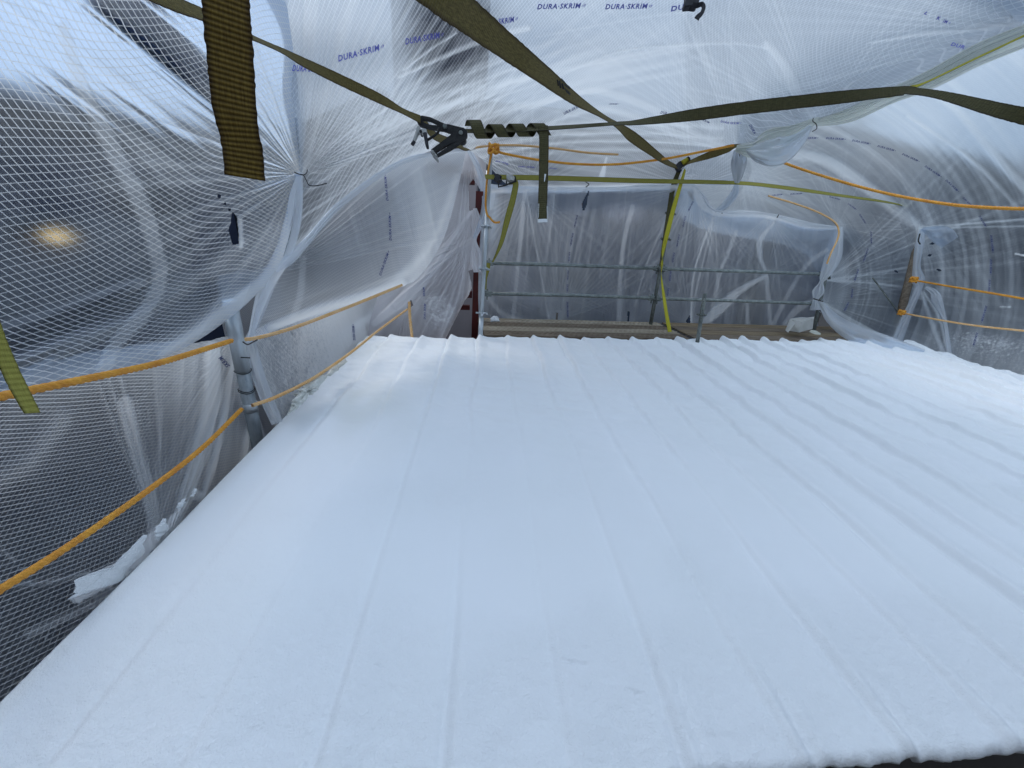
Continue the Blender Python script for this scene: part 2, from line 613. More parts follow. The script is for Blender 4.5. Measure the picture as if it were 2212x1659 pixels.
M['card'] = ramp_noise_mat('white_cardboard', (0.60, 0.60, 0.57), (0.72, 0.72, 0.70), 6, 0.8, 0.1, 30)
M['card_back'] = ramp_noise_mat('torn_grey_paper', (0.36, 0.37, 0.31), (0.5, 0.5, 0.44), 10, 0.85, 0.2, 30)
M['ground'] = ramp_noise_mat('wet_dark_yard', (0.025, 0.025, 0.032), (0.085, 0.075, 0.08), 0.5, 0.85, 0.3, 5, lo=0.3, hi=0.75)
M['brick_dark'] = ramp_noise_mat('dark_cladding', (0.010, 0.020, 0.050), (0.024, 0.038, 0.080), 0.6, 0.75)
M['slate'] = ramp_noise_mat('grey_slate', (0.022, 0.036, 0.064), (0.048, 0.066, 0.105), 2, 0.7)
M['tan_wall'] = ramp_noise_mat('grey_render', (0.16, 0.145, 0.135), (0.24, 0.22, 0.21), 0.8, 0.8)
M['pink_wall'] = ramp_noise_mat('pinkish_render', (0.26, 0.23, 0.235), (0.34, 0.30, 0.31), 0.8, 0.8)
M['leaf'] = ramp_noise_mat('dark_conifer', (0.018, 0.030, 0.026), (0.05, 0.07, 0.055), 3, 0.8)
M['leaf_pale'] = ramp_noise_mat('grey_green_leaves', (0.06, 0.075, 0.055), (0.12, 0.13, 0.10), 3, 0.8)
M['bark'] = ramp_noise_mat('dark_bark', (0.03, 0.025, 0.022), (0.07, 0.06, 0.05), 4, 0.9)
M['green_steel'] = ramp_noise_mat('dark_green_frame', (0.010, 0.025, 0.026), (0.02, 0.04, 0.042), 6, 0.6)
M['rag'] = ramp_noise_mat('crumpled_milky_film', (0.60, 0.61, 0.56), (0.76, 0.77, 0.74), 9, 0.45, 0.5, 40)
M['paint_white'] = ramp_noise_mat('dried_white_coating', (0.74, 0.77, 0.79), (0.82, 0.85, 0.87), 20, 0.6, 0.4, 60)
M['win'] = ramp_noise_mat('dark_window', (0.02, 0.025, 0.035), (0.03, 0.035, 0.05), 3, 0.2)


def lamp_mat():
    mt, n, l, out = new_mat('warm_lamp_glass')
    e = n.new('ShaderNodeEmission')
    e.inputs['Color'].default_value = (1, 0.62, 0.25, 1)
    e.inputs['Strength'].default_value = 5
    l.new(e.outputs[0], out.inputs[0])
    return mt


M['lamp'] = lamp_mat()


# ------------------------------------------------------------------ film sheets
class Sheet:
    """A film sheet through a grid of control points; effects add folds (geometry) and milky doubled film (op)."""

    def __init__(self, rows, nu, nv):
        C = np.array(rows, float)
        A = catmull(C, nv)
        A = np.swapaxes(catmull(np.swapaxes(A, 0, 1), nu), 0, 1)
        self.P = A
        self.shape = A.shape[:2]
        du = np.linalg.norm(np.diff(A, axis=1), axis=2)
        dv = np.linalg.norm(np.diff(A, axis=0), axis=2)
        u = np.concatenate([np.zeros((nv, 1)), np.cumsum(du, 1)], 1)
        v = np.concatenate([np.zeros((1, nu)), np.cumsum(dv, 0)], 0)
        self.uv = np.stack([u - u.mean(1, keepdims=True), v], -1)
        self.u, self.v, self.d = proj(A)
        self.op = np.zeros(self.shape)
        self.dz = np.zeros(self.shape)
        self.spray = np.zeros(self.shape)
        self.ok = np.isfinite(self.u)
        self.u = np.where(self.ok, self.u, -5000)
        self.v = np.where(self.ok, self.v, -5000)
        self.hole = np.zeros(self.shape, bool)
        self.k = 1.0

    def base(self, a, noise=0.05, scale=90, seed=3):
        self.op += a + noise * (fbm(self.u / scale, self.v / scale, seed) - 0.5) * 2
        return self

    def grad(self, pts, amt):          # pts [(x,y,value)] inverse-distance interpolation
        num = 0
        den = 0
        for x, y, a in pts:
            wgt = 1 / (((self.u - x) ** 2 + (self.v - y) ** 2) / 1e4 + 0.3) ** 1.5
            num = num + wgt * a
            den = den + wgt
        self.op += amt * num / den
        return self

    def blob(self, x, y, rx, ry, a, ang=0, what='op', soft=1.0):
        c, s = math.cos(math.radians(ang)), math.sin(math.radians(ang))
        dx, dy = self.u - x, self.v - y
        r = np.sqrt(((dx * c + dy * s) / rx) ** 2 + ((-dx * s + dy * c) / ry) ** 2)
        getattr(self, what)[...] += a * np.exp(-np.minimum(r ** 2, 30) * soft)
        return self

    def fan(self, x, y, Rr, n, a, dz=0.0, seed=0, a0=-180, a1=180, pw=3, r0=0, bend=0.0):
        dx, dy = self.u - x, self.v - y
        r = np.sqrt(dx * dx + dy * dy) + 1e-3
        th = np.degrees(np.arctan2(dy, dx))
        th = th + bend * r
        mid, half = (a0 + a1) / 2, (a1 - a0) / 2
        dth = (th - mid + 180) % 360 - 180
        win = 1 - sstep(half * 0.8, half * 1.02, np.abs(dth)) if half < 179 else 1.0
        t = dth / 360 * n + seed * 3.3
        # streaks differ in length and fade individually
        i0 = np.floor(t)
        rid = (1 - np.abs(2 * (t - i0) - 1)) ** pw * (0.3 + 0.7 * hash2(i0, i0 * 0, seed))
        t2 = t * 2.3 + 7.1
        j0 = np.floor(t2)
        rid2 = (1 - np.abs(2 * (t2 - j0) - 1)) ** pw * hash2(j0, j0 * 0, seed + 5)
        ln = Rr * (0.35 + 0.9 * hash2(i0, i0 * 0 + 2, seed + 9))
        ln2 = Rr * (0.25 + 0.6 * hash2(j0, j0 * 0 + 2, seed + 19))
        f1, f2 = np.exp(-(r / ln) ** 1.5), np.exp(-(r / ln2) ** 1.5)
        g = sstep(r0, r0 + 12, r) if r0 else 1.0
        a = a * self.k
        self.op += a * win * (rid * f1 + 0.7 * rid2 * f2) * g
        self.op += 0.25 * a * np.exp(-(r / (Rr * .18)) ** 2) * win
        self.dz += dz * win * (rid * f1 + .6 * rid2 * f2) * np.minimum(r / 40, 1)
        return self

    def streak(self, ang, wl, ll, a, dz=0.0, seed=0, box=None, pw=2.0, curve=None):
        """long parallel creases along ang (deg); curve=(cx,cy): creases run as arcs about that centre"""
        if curve:
            dx, dy = self.u - curve[0], self.v - curve[1]
            q = np.sqrt(dx * dx + (dy * curve[2] if len(curve) > 2 else dy) ** 2)
            p = np.degrees(np.arctan2(dy, dx)) * 8
        else:
            c, s = math.cos(math.radians(ang)), math.sin(math.radians(ang))
            p, q = self.u * c + self.v * s, -self.u * s + self.v * c
        nn = vnoise(p / ll, q / wl, seed)
        n2 = vnoise(p / ll * 0.7, q / wl * 2.7, seed + 3)
        k = np.clip((nn - 0.45) / 0.55, 0, 1) ** pw + 0.5 * np.clip((n2 - 0.5) / 0.5, 0, 1) ** pw
        wdw = 1.0
        if box:
            x, y, rx, ry, an = box
            c, s = math.cos(math.radians(an)), math.sin(math.radians(an))
            dx, dy = self.u - x, self.v - y
            rr = np.sqrt(((dx * c + dy * s) / rx) ** 2 + ((-dx * s + dy * c) / ry) ** 2)
            wdw = 1 - sstep(0.6, 1.05, rr)
        self.op += a * self.k * k * wdw
        self.dz += dz * (nn + .4 * n2) * wdw
        return self

    def line(self, pts, wd, a, soft=1.5, dz=0.0, what='op'):
        pts = np.asarray(pts, float)
        best = np.full(self.shape, 1e9)
        wds = np.broadcast_to(np.asarray(wd, float), (len(pts),))
        if len(pts) > 2:
            q = catmull(np.column_stack([pts[:, :2], wds]), 8 * len(pts))
        else:
            q = np.column_stack([pts[:, :2], wds])
        for p0, p1 in zip(q[:-1], q[1:]):
            d = p1[:2] - p0[:2]
            L = d @ d + 1e-9
            t = np.clip(((self.u - p0[0]) * d[0] + (self.v - p0[1]) * d[1]) / L, 0, 1)
            dist = np.hypot(self.u - p0[0] - t * d[0], self.v - p0[1] - t * d[1]) - (p0[2] + (p1[2] - p0[2]) * t) / 2
            best = np.minimum(best, dist)
        k = 1 - sstep(-soft, soft, best)
        getattr(self, what)[...] += a * k * (self.k if what == 'op' and a > 0 else 1)
        self.dz += dz * k
        return self

    def cut(self, poly):
        poly = np.asarray(poly, float)
        inside = np.zeros(self.shape, bool)
        j = len(poly) - 1
        for i in range(len(poly)):
            xi, yi = poly[i]
            xj, yj = poly[j]
            c = ((yi > self.v) != (yj > self.v)) & (self.u < (xj - xi) * (self.v - yi) / (yj - yi + 1e-9) + xi)
            inside ^= c
            j = i
        self.hole |= inside
        return self

    def build(self, name, mat, label, group='scrim film sheets of the enclosure'):
        P = self.P
        Tu = np.gradient(P, axis=1)
        Tv = np.gradient(P, axis=0)
        N = np.cross(Tu, Tv)
        N /= np.linalg.norm(N, axis=2, keepdims=True) + 1e-12
        flip = np.sign(((EYE - P) * N).sum(-1).mean())
        N = N * flip
        P = P + N * self.dz[..., None]
        if flip < 0:
            P, uv, op, spv, hole = P[:, ::-1], self.uv[:, ::-1], self.op[:, ::-1], self.spray[:, ::-1], self.hole[:, ::-1]
        else:
            uv, op, spv, hole = self.uv, self.op, self.spray, self.hole
        h = hole
        keep = ~(h[:-1, :-1] | h[1:, :-1] | h[:-1, 1:] | h[1:, 1:])
        me, q = grid_mesh(name, np.ascontiguousarray(P), uv, {'op': np.clip(op, 0, 1), 'spray': np.clip(spv, 0, 2)}, keep)
        self.obj = link(name, me, mat)
        tag(self.obj, label, 'plastic sheet', group)
        s = 3
        Pl = P[::s, ::s]
        a, b = Pl.shape[:2]
        ii = np.arange(a * b).reshape(a, b)
        fq = np.stack([ii[:-1, :-1], ii[:-1, 1:], ii[1:, 1:], ii[1:, :-1]], -1).reshape(-1, 4)
        self.bvh = BVHTree.FromPolygons([tuple(v) for v in Pl.reshape(-1, 3)], [tuple(int(k) for k in f) for f in fq])
        return self

    def hit(self, px, py, k=0.996):
        r = Vector(ray(px, py)).normalized()
        h = self.bvh.ray_cast(Vector(EYE), r)
        if h[0] is None:
            return None
        return np.array(EYE) + (np.array(h[0]) - EYE) * k


# ---- left wall, upper sheet (big diamonds)
def sheet_left_upper():
    rows = [
        [PX(-320, 960, -1.36), PX(0, 856, -1.38), PX(220, 815, -1.40), PX(400, 752, -1.43), PX(500, 684, -1.45), PX(566, 622, -1.46)],
        [PX(-320, 700, -1.50), PX(0, 660, -1.60), PX(220, 640, -1.66), PX(400, 600, -1.66), PX(510, 590, -1.56), PX(606, 560, -1.48)],
        [PX(-320, 420, -1.62), PX(0, 410, -1.74), PX(220, 410, -1.76), PX(410, 420, -1.70), PX(530, 440, -1.60), PX(634, 455, -1.49)],
        [PX(-320, 180, -1.62), PX(0, 180, -1.72), PX(230, 220, -1.72), PX(430, 290, -1.66), PX(545, 335, -1.58), PX(650, 376, -1.50)],
        [PX(-320, -80, -1.55), PX(0, -40, -1.62), PX(240, 30, -1.64), PX(450, 110, -1.62), PX(545, 150, -1.57), PX(644, 200, -1.53)],
        [PX(-320, -420, -1.45), PX(0, -350, -1.5), PX(250, -250, -1.54), PX(470, -160, -1.55), PX(540, -120, -1.54), PX(610, -60, -1.52)],
    ]
    S = Sheet(rows, 420, 520)
    S.k = 1.2
    S.base(0.04, 0.05, 110, 2)
    S.grad([(60, 60, .45), (250, 150, .42), (330, 350, .38), (560, 250, .5), (620, 60, .55), (100, 500, .03), (250, 650, .02), (60, 380, .10), (0, 640, .05), (450, 520, .12), (480, 640, .22), (590, 560, .42), (400, 250, .30), (300, 520, .10), (150, 300, .2), (0, 250, .25)], 0.55)
    # dark blurred band stays clear
    S.blob(340, 110, 200, 28, -0.42, 40)
    S.line([(140, -20), (250, 70), (340, 150), (430, 230), (560, 335)], 6, 0.20, 4, 0.004)
    S.line([(175, -40), (300, 65), (420, 165), (560, 300)], 22, 0.14, 12, 0.006)
    S.line([(130, 60), (175, 200), (235, 320), (300, 440), (335, 540), (336, 620), (300, 690), (250, 745), (215, 815)], [26, 30, 34, 34, 32, 30, 32, 30, 30], 0.22, 6, 0.004)
    S.line([(300, 330), (380, 430), (440, 560)], 10, 0.07, 8)
    S.line([(0, 800), (160, 740), (300, 690), (420, 600), (520, 520)], 26, 0.14, 18, 0.012)
    S.line([(60, 836), (220, 800), (330, 760), (420, 712), (520, 640)], 30, 0.22, 20, 0.008)
    S.line([(350, 770), (460, 700), (560, 618), (612, 540), (640, 430)], [18, 24, 28, 26, 16], 0.42, 10, 0.008)
    S.line([(470, 590), (540, 560), (600, 500)], 40, 0.14, 26)
    S.fan(648, 376, 260, 46, 0.40, 0.012, 3, 100, 260, 2)
    S.fan(648, 376, 330, 60, 0.30, 0.010, 9, 225, 290, 2)
    S.streak(38, 16, 220, 0.16, 0.010, 4, (300, 120, 420, 260, 38), 2)
    S.streak(35, 30, 260, 0.10, 0.016, 14, (380, 330, 320, 170, 38), 2)
    S.streak(-28, 34, 260, 0.14, 0.014, 24, (330, 700, 420, 140, -30), 2)
    S.fan(497, 470, 90, 30, 0.12, 0.004, 5)
    S.cut([(492, 500), (499, 458), (506, 470), (511, 495), (509, 528), (498, 530)])
    for x, y, r in ((469, 424, 3.5), (482, 441, 2.2), (491, 454, 2.4)):
        S.cut([(x + r * math.cos(t), y + r * math.sin(t)) for t in np.linspace(0, 6.28, 9)[:-1]])
    S.line([(516, 480), (516, 535)], 8, 0.5, 4)
    S.spray += 0.25 * np.exp(-(((S.u - 590) / 60) ** 2 + ((S.v - 640) / 30) ** 2))
    return S.build('plastic_sheet', M['film_near'], 'bulging clear plastic sheet with coarse white diamond mesh, left of the picture above the rope')


def sheet_left_lower():
    yp = PX(551, 880, -1.63)[1]
    ys = [-0.7, 0.3, 1.0, 1.6, 2.15, yp]
    bul = [0, .02, .05, .03, .05, 0]
    rows = []
    top = [1.05, 0.95, 0.84, 0.76, 0.66, 0.56]
    for f_, dx in ((0, 0.22), (0.25, 0.05), (0.5, -0.06), (0.8, -0.05), (1, 0.04)):
        rows.append([np.array([-1.63 + dx * (1 if k < 4 or dx < 0.04 else 0.2) - b * (1 if k % 2 else -1), y, -0.28 + (tz + 0.28) * f_]) for k, (y, b, tz) in enumerate(zip(ys, bul, top))])
    S = Sheet(rows, 460, 420)
    S.k = 1.7
    S.base(0.09, 0.05, 80, 5)
    S.grad([(60, 1100, .0), (200, 900, .04), (100, 1300, .02), (330, 950, .10), (430, 800, .34), (500, 900, .30), (400, 1050, .26), (500, 760, .3), (250, 1180, .1), (60, 900, .08)], 0.7)
    # pleats hanging towards the eave
    S.line([(270, 870), (300, 1000), (325, 1090), (335, 1180)], [34, 30, 28, 22], 0.20, 4, 0.004)
    S.fan(352, 1190, 420, 95, 0.38, 0.014, 6, 245, 300, 2.2)
    S.fan(520, 700, 360, 70, 0.26, 0.012, 8, 85, 150, 2)
    S.line([(455, 750), (452, 860), (420, 1000), (385, 1110), (355, 1190)], [34, 36, 30, 24, 14], 0.25, 5, 0.010)
    S.line([(500, 760), (480, 900), (455, 1010), (430, 1080)], [10, 14, 12, 8], 0.3, 4, 0.01)
    S.line([(548, 760), (540, 880), (520, 1000)], [14, 16, 12], 0.3, 4, 0.01)
    S.streak(95, 9, 240, 0.16, 0.010, 3, (440, 920, 130, 260, 10), 2)
    S.line([(0, 1262), (90, 1262), (190, 1240)], 10, 0.16, 5, 0.01)
    S.line([(0, 1030), (60, 990), (130, 900)], 40, 0.08, 20, 0.01)
    S.line([(0, 1180), (45, 1230), (80, 1290)], 2.2, 0.2, 1)
    # foam overspray along the eave
    S.line([(165, 1292), (240, 1245), (300, 1200), (330, 1150)], [22, 36, 26, 8], 1.1, 16, what='spray')
    S.line([(300, 1200), (345, 1155), (390, 1100), (425, 1065)], [22, 22, 16, 8], 0.9, 14, what='spray')
    S.line([(170, 1255), (200, 1245), (250, 1222)], [3, 14, 8], 0.9, 5, what='spray')
    S.line([(60, 1420), (130, 1350), (220, 1300)], 18, 0.38, 14, what='spray')
    S.line([(430, 1080), (520, 980)], 20, 0.35, 20, what='spray')
    S.line([(60, 1370), (150, 1330), (250, 1280)], 14, 0.2, 8)
    return S.build('plastic_sheet', M['film_lower'], 'clear mesh plastic skirt hanging below the upper orange rope, white overspray along the roof edge')


def sheet_ceiling():
    rows = [
        [D(604, 574, 2.95), D(652, 536, 3.25), D(736, 437, 3.75), D(869, 347, 4.35), D(1008, 322, 4.95), D(1118, 412, 5.95), D(1240, 410, 6.1), D(1360, 402, 6.2), D(1500, 398, 6.35), D(1590, 396, 6.3), D(1606, 330, 5.0), D(1680, 298, 4.5), D(1762, 262, 4.1), D(1950, 200, 3.5), D(2212, 80, 2.8), D(2520, -60, 2.35)],
        [D(632, 480, 3.05), D(690, 430, 3.4), D(760, 370, 3.8), D(880, 310, 4.3), D(1008, 290, 4.75), D(1125, 340, 5.6), D(1240, 350, 5.75), D(1360, 345, 5.8), D(1500, 345, 5.8), D(1590, 335, 5.6), D(1612, 290, 4.9), D(1685, 265, 4.45), D(1762, 232, 4.05), D(1950, 170, 3.5), D(2212, 50, 2.85), D(2520, -90, 2.35)],
        [D(648, 376, 3.2), D(700, 340, 3.4), D(770, 300, 3.75), D(880, 250, 4.15), D(1008, 225, 4.5), D(1125, 250, 5.0), D(1240, 262, 5.2), D(1360, 262, 5.25), D(1500, 262, 5.2), D(1580, 250, 5.0), D(1625, 225, 4.75), D(1695, 205, 4.4), D(1775, 180, 4.05), D(1950, 125, 3.55), D(2212, 10, 2.9), D(2520, -130, 2.4)],
        [D(606, 220, 3.05), D(700, 200, 3.2), D(780, 180, 3.4), D(890, 150, 3.65), D(1008, 135, 3.85), D(1125, 140, 4.05), D(1240, 145, 4.2), D(1360, 148, 4.3), D(1500, 142, 4.25), D(1580, 130, 4.15), D(1640, 115, 4.05), D(1705, 98, 3.95), D(1785, 75, 3.75), D(1950, 30, 3.35), D(2212, -60, 2.8), D(2520, -190, 2.3)],
        [D(560, 0, 2.85), D(690, 0, 2.95), D(780, 0, 3.05), D(890, -10, 3.15), D(1008, -10, 3.25), D(1125, -10, 3.35), D(1240, -8, 3.45), D(1360, -5, 3.5), D(1500, -8, 3.45), D(1580, -20, 3.35), D(1640, -30, 3.25), D(1710, -50, 3.15), D(1790, -70, 3.05), D(1950, -110, 2.8), D(2212, -200, 2.4), D(2520, -320, 2.1)],
    ]
    xs = np.linspace(-1.95, 7.3, 16)
    rows.append([np.array([x, 1.9, 3.30 - 0.025 * (x - 1.3) ** 2]) for x in xs])
    S = Sheet(rows, 900, 620)
    S.k = 1.2
    S.uv = np.stack([S.P[..., 0], S.P[..., 1] - 2.0 * S.P[..., 2]], -1)
    S.base(0.20, 0.06, 120, 8)
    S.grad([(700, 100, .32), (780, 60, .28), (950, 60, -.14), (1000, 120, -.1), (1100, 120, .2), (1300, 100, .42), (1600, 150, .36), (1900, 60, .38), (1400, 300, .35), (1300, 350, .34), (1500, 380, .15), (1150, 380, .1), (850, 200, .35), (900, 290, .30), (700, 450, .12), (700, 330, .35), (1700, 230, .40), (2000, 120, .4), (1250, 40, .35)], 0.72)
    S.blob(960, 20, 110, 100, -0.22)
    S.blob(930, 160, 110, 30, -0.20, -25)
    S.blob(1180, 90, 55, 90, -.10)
    # fan of creases from the gathering point behind the ratchet
    S.fan(648, 380, 420, 100, 0.34, 0.012, 2, 285, 350, 2)
    S.fan(640, 560, 620, 170, 0.42, 0.012, 11, 290, 335, 1.8)
    S.streak(-33, 9, 260, 0.34, 0.006, 31, (840, 320, 330, 110, -35), 1.4)
    S.streak(-20, 12, 330, 0.28, 0.008, 33, (1020, 210, 330, 90, -22), 1.6)
    S.streak(-12, 12, 300, 0.22, 0.008, 35, (1250, 160, 320, 80, -12), 1.6)
    S.line([(604, 574), (660, 520), (736, 440), (869, 349), (980, 325)], [18, 22, 20, 22, 26], 0.45, 6, 0.006)
    S.line([(650, 420), (760, 340), (900, 262), (1040, 180)], 8, 0.2, 6, 0.01)
    S.line([(860, 165), (960, 120), (1060, 80), (1140, 60)], [5, 9, 14, 12], 0.35, 4, 0.01)
    S.line([(870, 150), (930, 105), (985, 70)], [4, 6, 4], 0.35, 3, 0.01)
    S.line([(640, 370), (655, 200), (668, 60), (675, -30)], [16, 26, 30, 30], 0.16, 4, 0.005)
    S.line([(652, 372), (700, 200), (740, 60), (770, -30)], [5, 14, 22, 24], 0.16, 8, 0.008)
    S.fan(648, 376, 500, 170, 0.22, 0.008, 21, 262, 318, 2)
    # arcs of the far canopy
    for k, (y0, a) in enumerate(((300, .25), (318, .3), (336, .2), (278, .2))):
        S.line([(1020, y0 + 24), (1200, y0 - 10), (1400, y0 - 14), (1560, y0 - 4)], 5 + k, a, 5, 0.008)
    S.line([(1130, 235), (1260, 195), (1330, 205), (1420, 240), (1500, 285), (1585, 318)], [6, 14, 16, 16, 12, 5], 0.22, 6, 0.012)
    S.line([(1160, 270), (1290, 235), (1400, 262), (1500, 300), (1585, 322)], [4, 14, 16, 12, 4], 0.22, 6, 0.012)
    S.fan(1592, 322, 330, 120, 0.26, 0.008, 13, 180, 272, 2.4)
    S.fan(1763, 262, 300, 110, 0.26, 0.010, 17, 175, 350, 2.2)
    S.line([(1655, 95), (1690, 150), (1730, 210), (1760, 260)], [16, 34, 20, 6], 0.20, 6, 0.010)
    S.line([(1655, 102), (1580, 92), (1450, 96), (1330, 112), (1180, 170)], 5, 0.16, 4, 0.008)
    S.line([(1655, 108), (1682, 150), (1712, 215)], [5, 12, 6], -0.16, 4)
    S.line([(1160, 78), (1300, 52), (1420, 32), (1500, 24)], 5, 0.12, 4, 0.004)
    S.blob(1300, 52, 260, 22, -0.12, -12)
    S.fan(2212, 60, 420, 110, 0.26, 0.010, 19, 150, 235, 2)
    S.line([(2212, 50), (2120, 62), (2000, 70), (1880, 90)], [4, 8, 10, 4], 0.25, 4, 0.01)
    S.line([(2212, 86), (2085, 88), (2098, 56), (2180, 54)], 4, 0.3, 3)
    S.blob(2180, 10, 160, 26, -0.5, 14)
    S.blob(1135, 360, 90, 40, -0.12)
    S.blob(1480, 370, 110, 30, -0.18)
    S.line([(1300, 380), (1310, 340)], [12, 3], 0.4, 2)
    S.fan(1140, 405, 110, 60, 0.3, 0.006, 23, 180, 360, 2)
    S.fan(1495, 402, 160, 80, 0.3, 0.006, 25, 180, 360, 2)
    S.fan(1008, 322, 190, 70, 0.30, 0.012, 27, -110, 60, 2)
    S.line([(1060, 408), (1170, 404), (1280, 404), (1400, 400), (1500, 399)], 9, 0.42, 4, 0.01)
    S.streak(8, 14, 180, 0.16, 0.008, 41, (1300, 330, 330, 80, 4), 2)
    S.streak(65, 16, 150, 0.12, 0.008, 43, (1560, 210, 200, 120, 60), 2)
    # small rectangular window of clear film by the first tie
    S.line([(634, 262), (643, 345)], [18, 8], -0.45, 2)
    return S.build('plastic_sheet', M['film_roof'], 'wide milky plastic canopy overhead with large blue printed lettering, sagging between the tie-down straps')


def sheet_curtain():
    rows = [
        [D(596, 580, 3.05), D(660, 522, 3.35), D(736, 447, 3.85), D(869, 352, 4.45), D(1006, 326, 5.0)],
        [D(580, 625, 2.95), D(660, 570, 3.2), D(750, 510, 3.6), D(870, 440, 4.15), D(987, 415, 4.75)],
        [D(560, 670, 2.85), D(650, 625, 3.1), D(750, 575, 3.45), D(860, 530, 4.0), D(955, 520, 4.6)],
        [D(542, 715, 2.78), D(640, 680, 3.05), D(750, 643, 3.45), D(855, 610, 4.0), D(905, 596, 4.45)],
        [D(530, 738, 2.76), D(640, 694, 3.1), D(755, 656, 3.55), D(850, 622, 4.1), D(872, 616, 4.3)],
    ]
    S = Sheet(rows, 420, 330)
    S.k = 1.4
    S.base(0.12, 0.05, 70, 6)
    S.grad([(680, 560, -.08), (760, 480, -.04), (850, 540, .10), (800, 640, .3), (700, 660, .25), (620, 660, .3), (930, 460, .28), (900, 380, .35), (860, 590, .28), (950, 350, .42), (600, 620, .24), (720, 600, .05)], 1.0)
    S.fan(600, 590, 520, 120, 0.20, 0.008, 4, 300, 352, 2)
    S.streak(78, 10, 200, 0.22, 0.008, 8, (930, 450, 60, 150, 10), 2)
    S.streak(75, 14, 160, 0.14, 0.010, 9, (850, 500, 120, 130, 0), 2)
    S.line([(905, 380), (915, 470), (910, 560), (890, 600)], [30, 36, 30, 14], 0.18, 10, 0.01)
    S.line([(760, 655), (860, 600), (930, 520), (962, 450), (985, 380)], [10, 16, 12, 10, 8], 0.30, 7, 0.01)
    S.line([(540, 726), (640, 686), (760, 648), (868, 612)], 16, 0.42, 6, 0.01)
    S.line([(655, 560), (648, 640), (630, 690)], 14, 0.14, 3)
    S.line([(700, 480), (600, 600), (545, 710)], [5, 9, 6], 0.3, 4, 0.01)
    S.line([(880, 440), (886, 520), (880, 600)], 60, 0.20, 25, what='spray')
    S.blob(800, 650, 110, 30, 0.34, -15, 'spray')
    S.blob(700, 670, 120, 26, 0.30, -15, 'spray')
    S.blob(845, 520, 14, 60, 0.25, 0, 'spray')
    S.streak(-20, 12, 140, 0.2, 0.006, 12, (720, 650, 200, 50, -18), 2)
    return S.build('plastic_sheet', M['film_mid'], 'fine mesh plastic curtain swelling inwards beneath the diagonal canopy fold on the left')


def sheet_left_far():
    rows = [
        [PX(548, 712, -1.52), PX(640, 672, -1.56), PX(730, 640, -1.55), PX(810, 618, -1.52), PX(880, 596, -1.42)],
        [PX(556, 790, -1.52), PX(640, 740, -1.62), PX(720, 705, -1.60), PX(790, 675, -1.53), PX(862, 640, -1.40)],
        [PX(575, 850, -1.50), PX(650, 800, -1.58), PX(725, 750, -1.55), PX(785, 705, -1.48), PX(845, 675, -1.38)],
        [PX(600, 925, -1.44), PX(665, 865, -1.48), PX(730, 805, -1.46), PX(780, 757, -1.44), PX(826, 716, -1.36)],
        [PX(606, 965, -1.44), PX(670, 900, -1.46), PX(735, 835, -1.45), PX(785, 780, -1.43), PX(828, 742, -1.36)],
    ]
    S = Sheet(rows, 260, 320)
    S.base(0.14, 0.08, 50, 7)
    S.grad([(590, 780, .12), (660, 760, .2), (760, 700, .45), (820, 640, .5), (620, 720, .1)], 0.45)
    S.spray += 0.72 + 0.0 * S.u
    S.spray += 0.30 * sstep(640, 800, S.u) - 0.28 * sstep(700, 560, S.u)
    S.streak(70, 10, 140, 0.2, 0.008, 5, None, 2)
    S.line([(660, 700), (650, 760), (655, 860)], 14, 0.2, 4)
    S.line([(815, 625), (840, 640), (850, 660)], 14, -.2, 6)
    return S.build('plastic_sheet', M['film_mid'], 'plastic skirt almost whitened over by foam overspray, just past the near left pole')


def sheet_corner():
    rows = [
        [D(850, 330, 5.7), D(930, 330, 5.6), D(1012, 318, 5.3), D(1052, 330, 5.5)],
        [D(845, 430, 5.6), D(935, 430, 5.6), D(1014, 430, 5.45), D(1046, 430, 5.6)],
        [D(840, 520, 5.5), D(930, 520, 5.45), D(1018, 516, 5.35), D(1026, 520, 5.5)],
        [D(825, 610, 5.3), D(920, 610, 5.15), D(1005, 600, 5.3), D(1026, 600, 5.5)],
        [D(800, 690, 5.05), D(900, 685, 5.0), D(972, 690, 5.1), D(998, 660, 5.4)],
        [D(790, 760, 5.0), D(880, 760, 5.0), D(935, 760, 5.1), D(948, 760, 5.3)],
    ]
    S = Sheet(rows, 260, 420)
    S.k = 1.4
    S.base(0.40, 0.06, 60, 9)
    S.fan(1010, 320, 240, 90, 0.36, 0.018, 5, 60, 140, 1.8)
    S.fan(1024, 457, 190, 70, 0.34, 0.014, 6, 95, 190, 2)
    S.fan(1020, 517, 230, 80, 0.34, 0.016, 7, 80, 170, 2)
    S.fan(878, 655, 120, 60, 0.26, 0.010, 8, -60, 120, 2)
    S.line([(1004, 330), (985, 390), (962, 460), (930, 540), (900, 600)], [10, 18, 26, 26, 10], 0.28, 6, 0.014)
    S.line([(1024, 457), (975, 520), (925, 580), (890, 620), (855, 660)], [6, 14, 18, 22, 14], 0.28, 5, 0.014)
    S.line([(1020, 517), (960, 560), (900, 625), (865, 655), (810, 700)], [5, 10, 20, 26, 16], 0.32, 4, 0.01)
    S.line([(1022, 320), (1040, 400), (1042, 430)], [10, 16, 6], 0.25, 5)
    S.line([(905, 640), (960, 650), (972, 680), (940, 700)], 26, 0.42, 20, what='spray')
    S.blob(925, 672, 45, 22, 0.42, 0, 'spray')
    S.blob(1020, 530, 26, 110, 0.3)
    S.line([(1010, 540), (990, 640), (950, 735)], 4, 0.3, 3, 0.01)
    S.line([(1022, 540), (1010, 640), (975, 735)], 4, 0.3, 3, 0.01)
    S.cut([(1012, 402), (1022, 388), (1038, 412), (1034, 450), (1014, 455)])
    S.cut([(1012, 585), (1030, 580), (1036, 634), (1020, 628)])
    S.cut([(888, 648), (892, 660), (880, 668)])
    return S.build('plastic_sheet', M['film_red'], 'pinkish creased plastic at the far left corner, tied in gathers beside the red post')


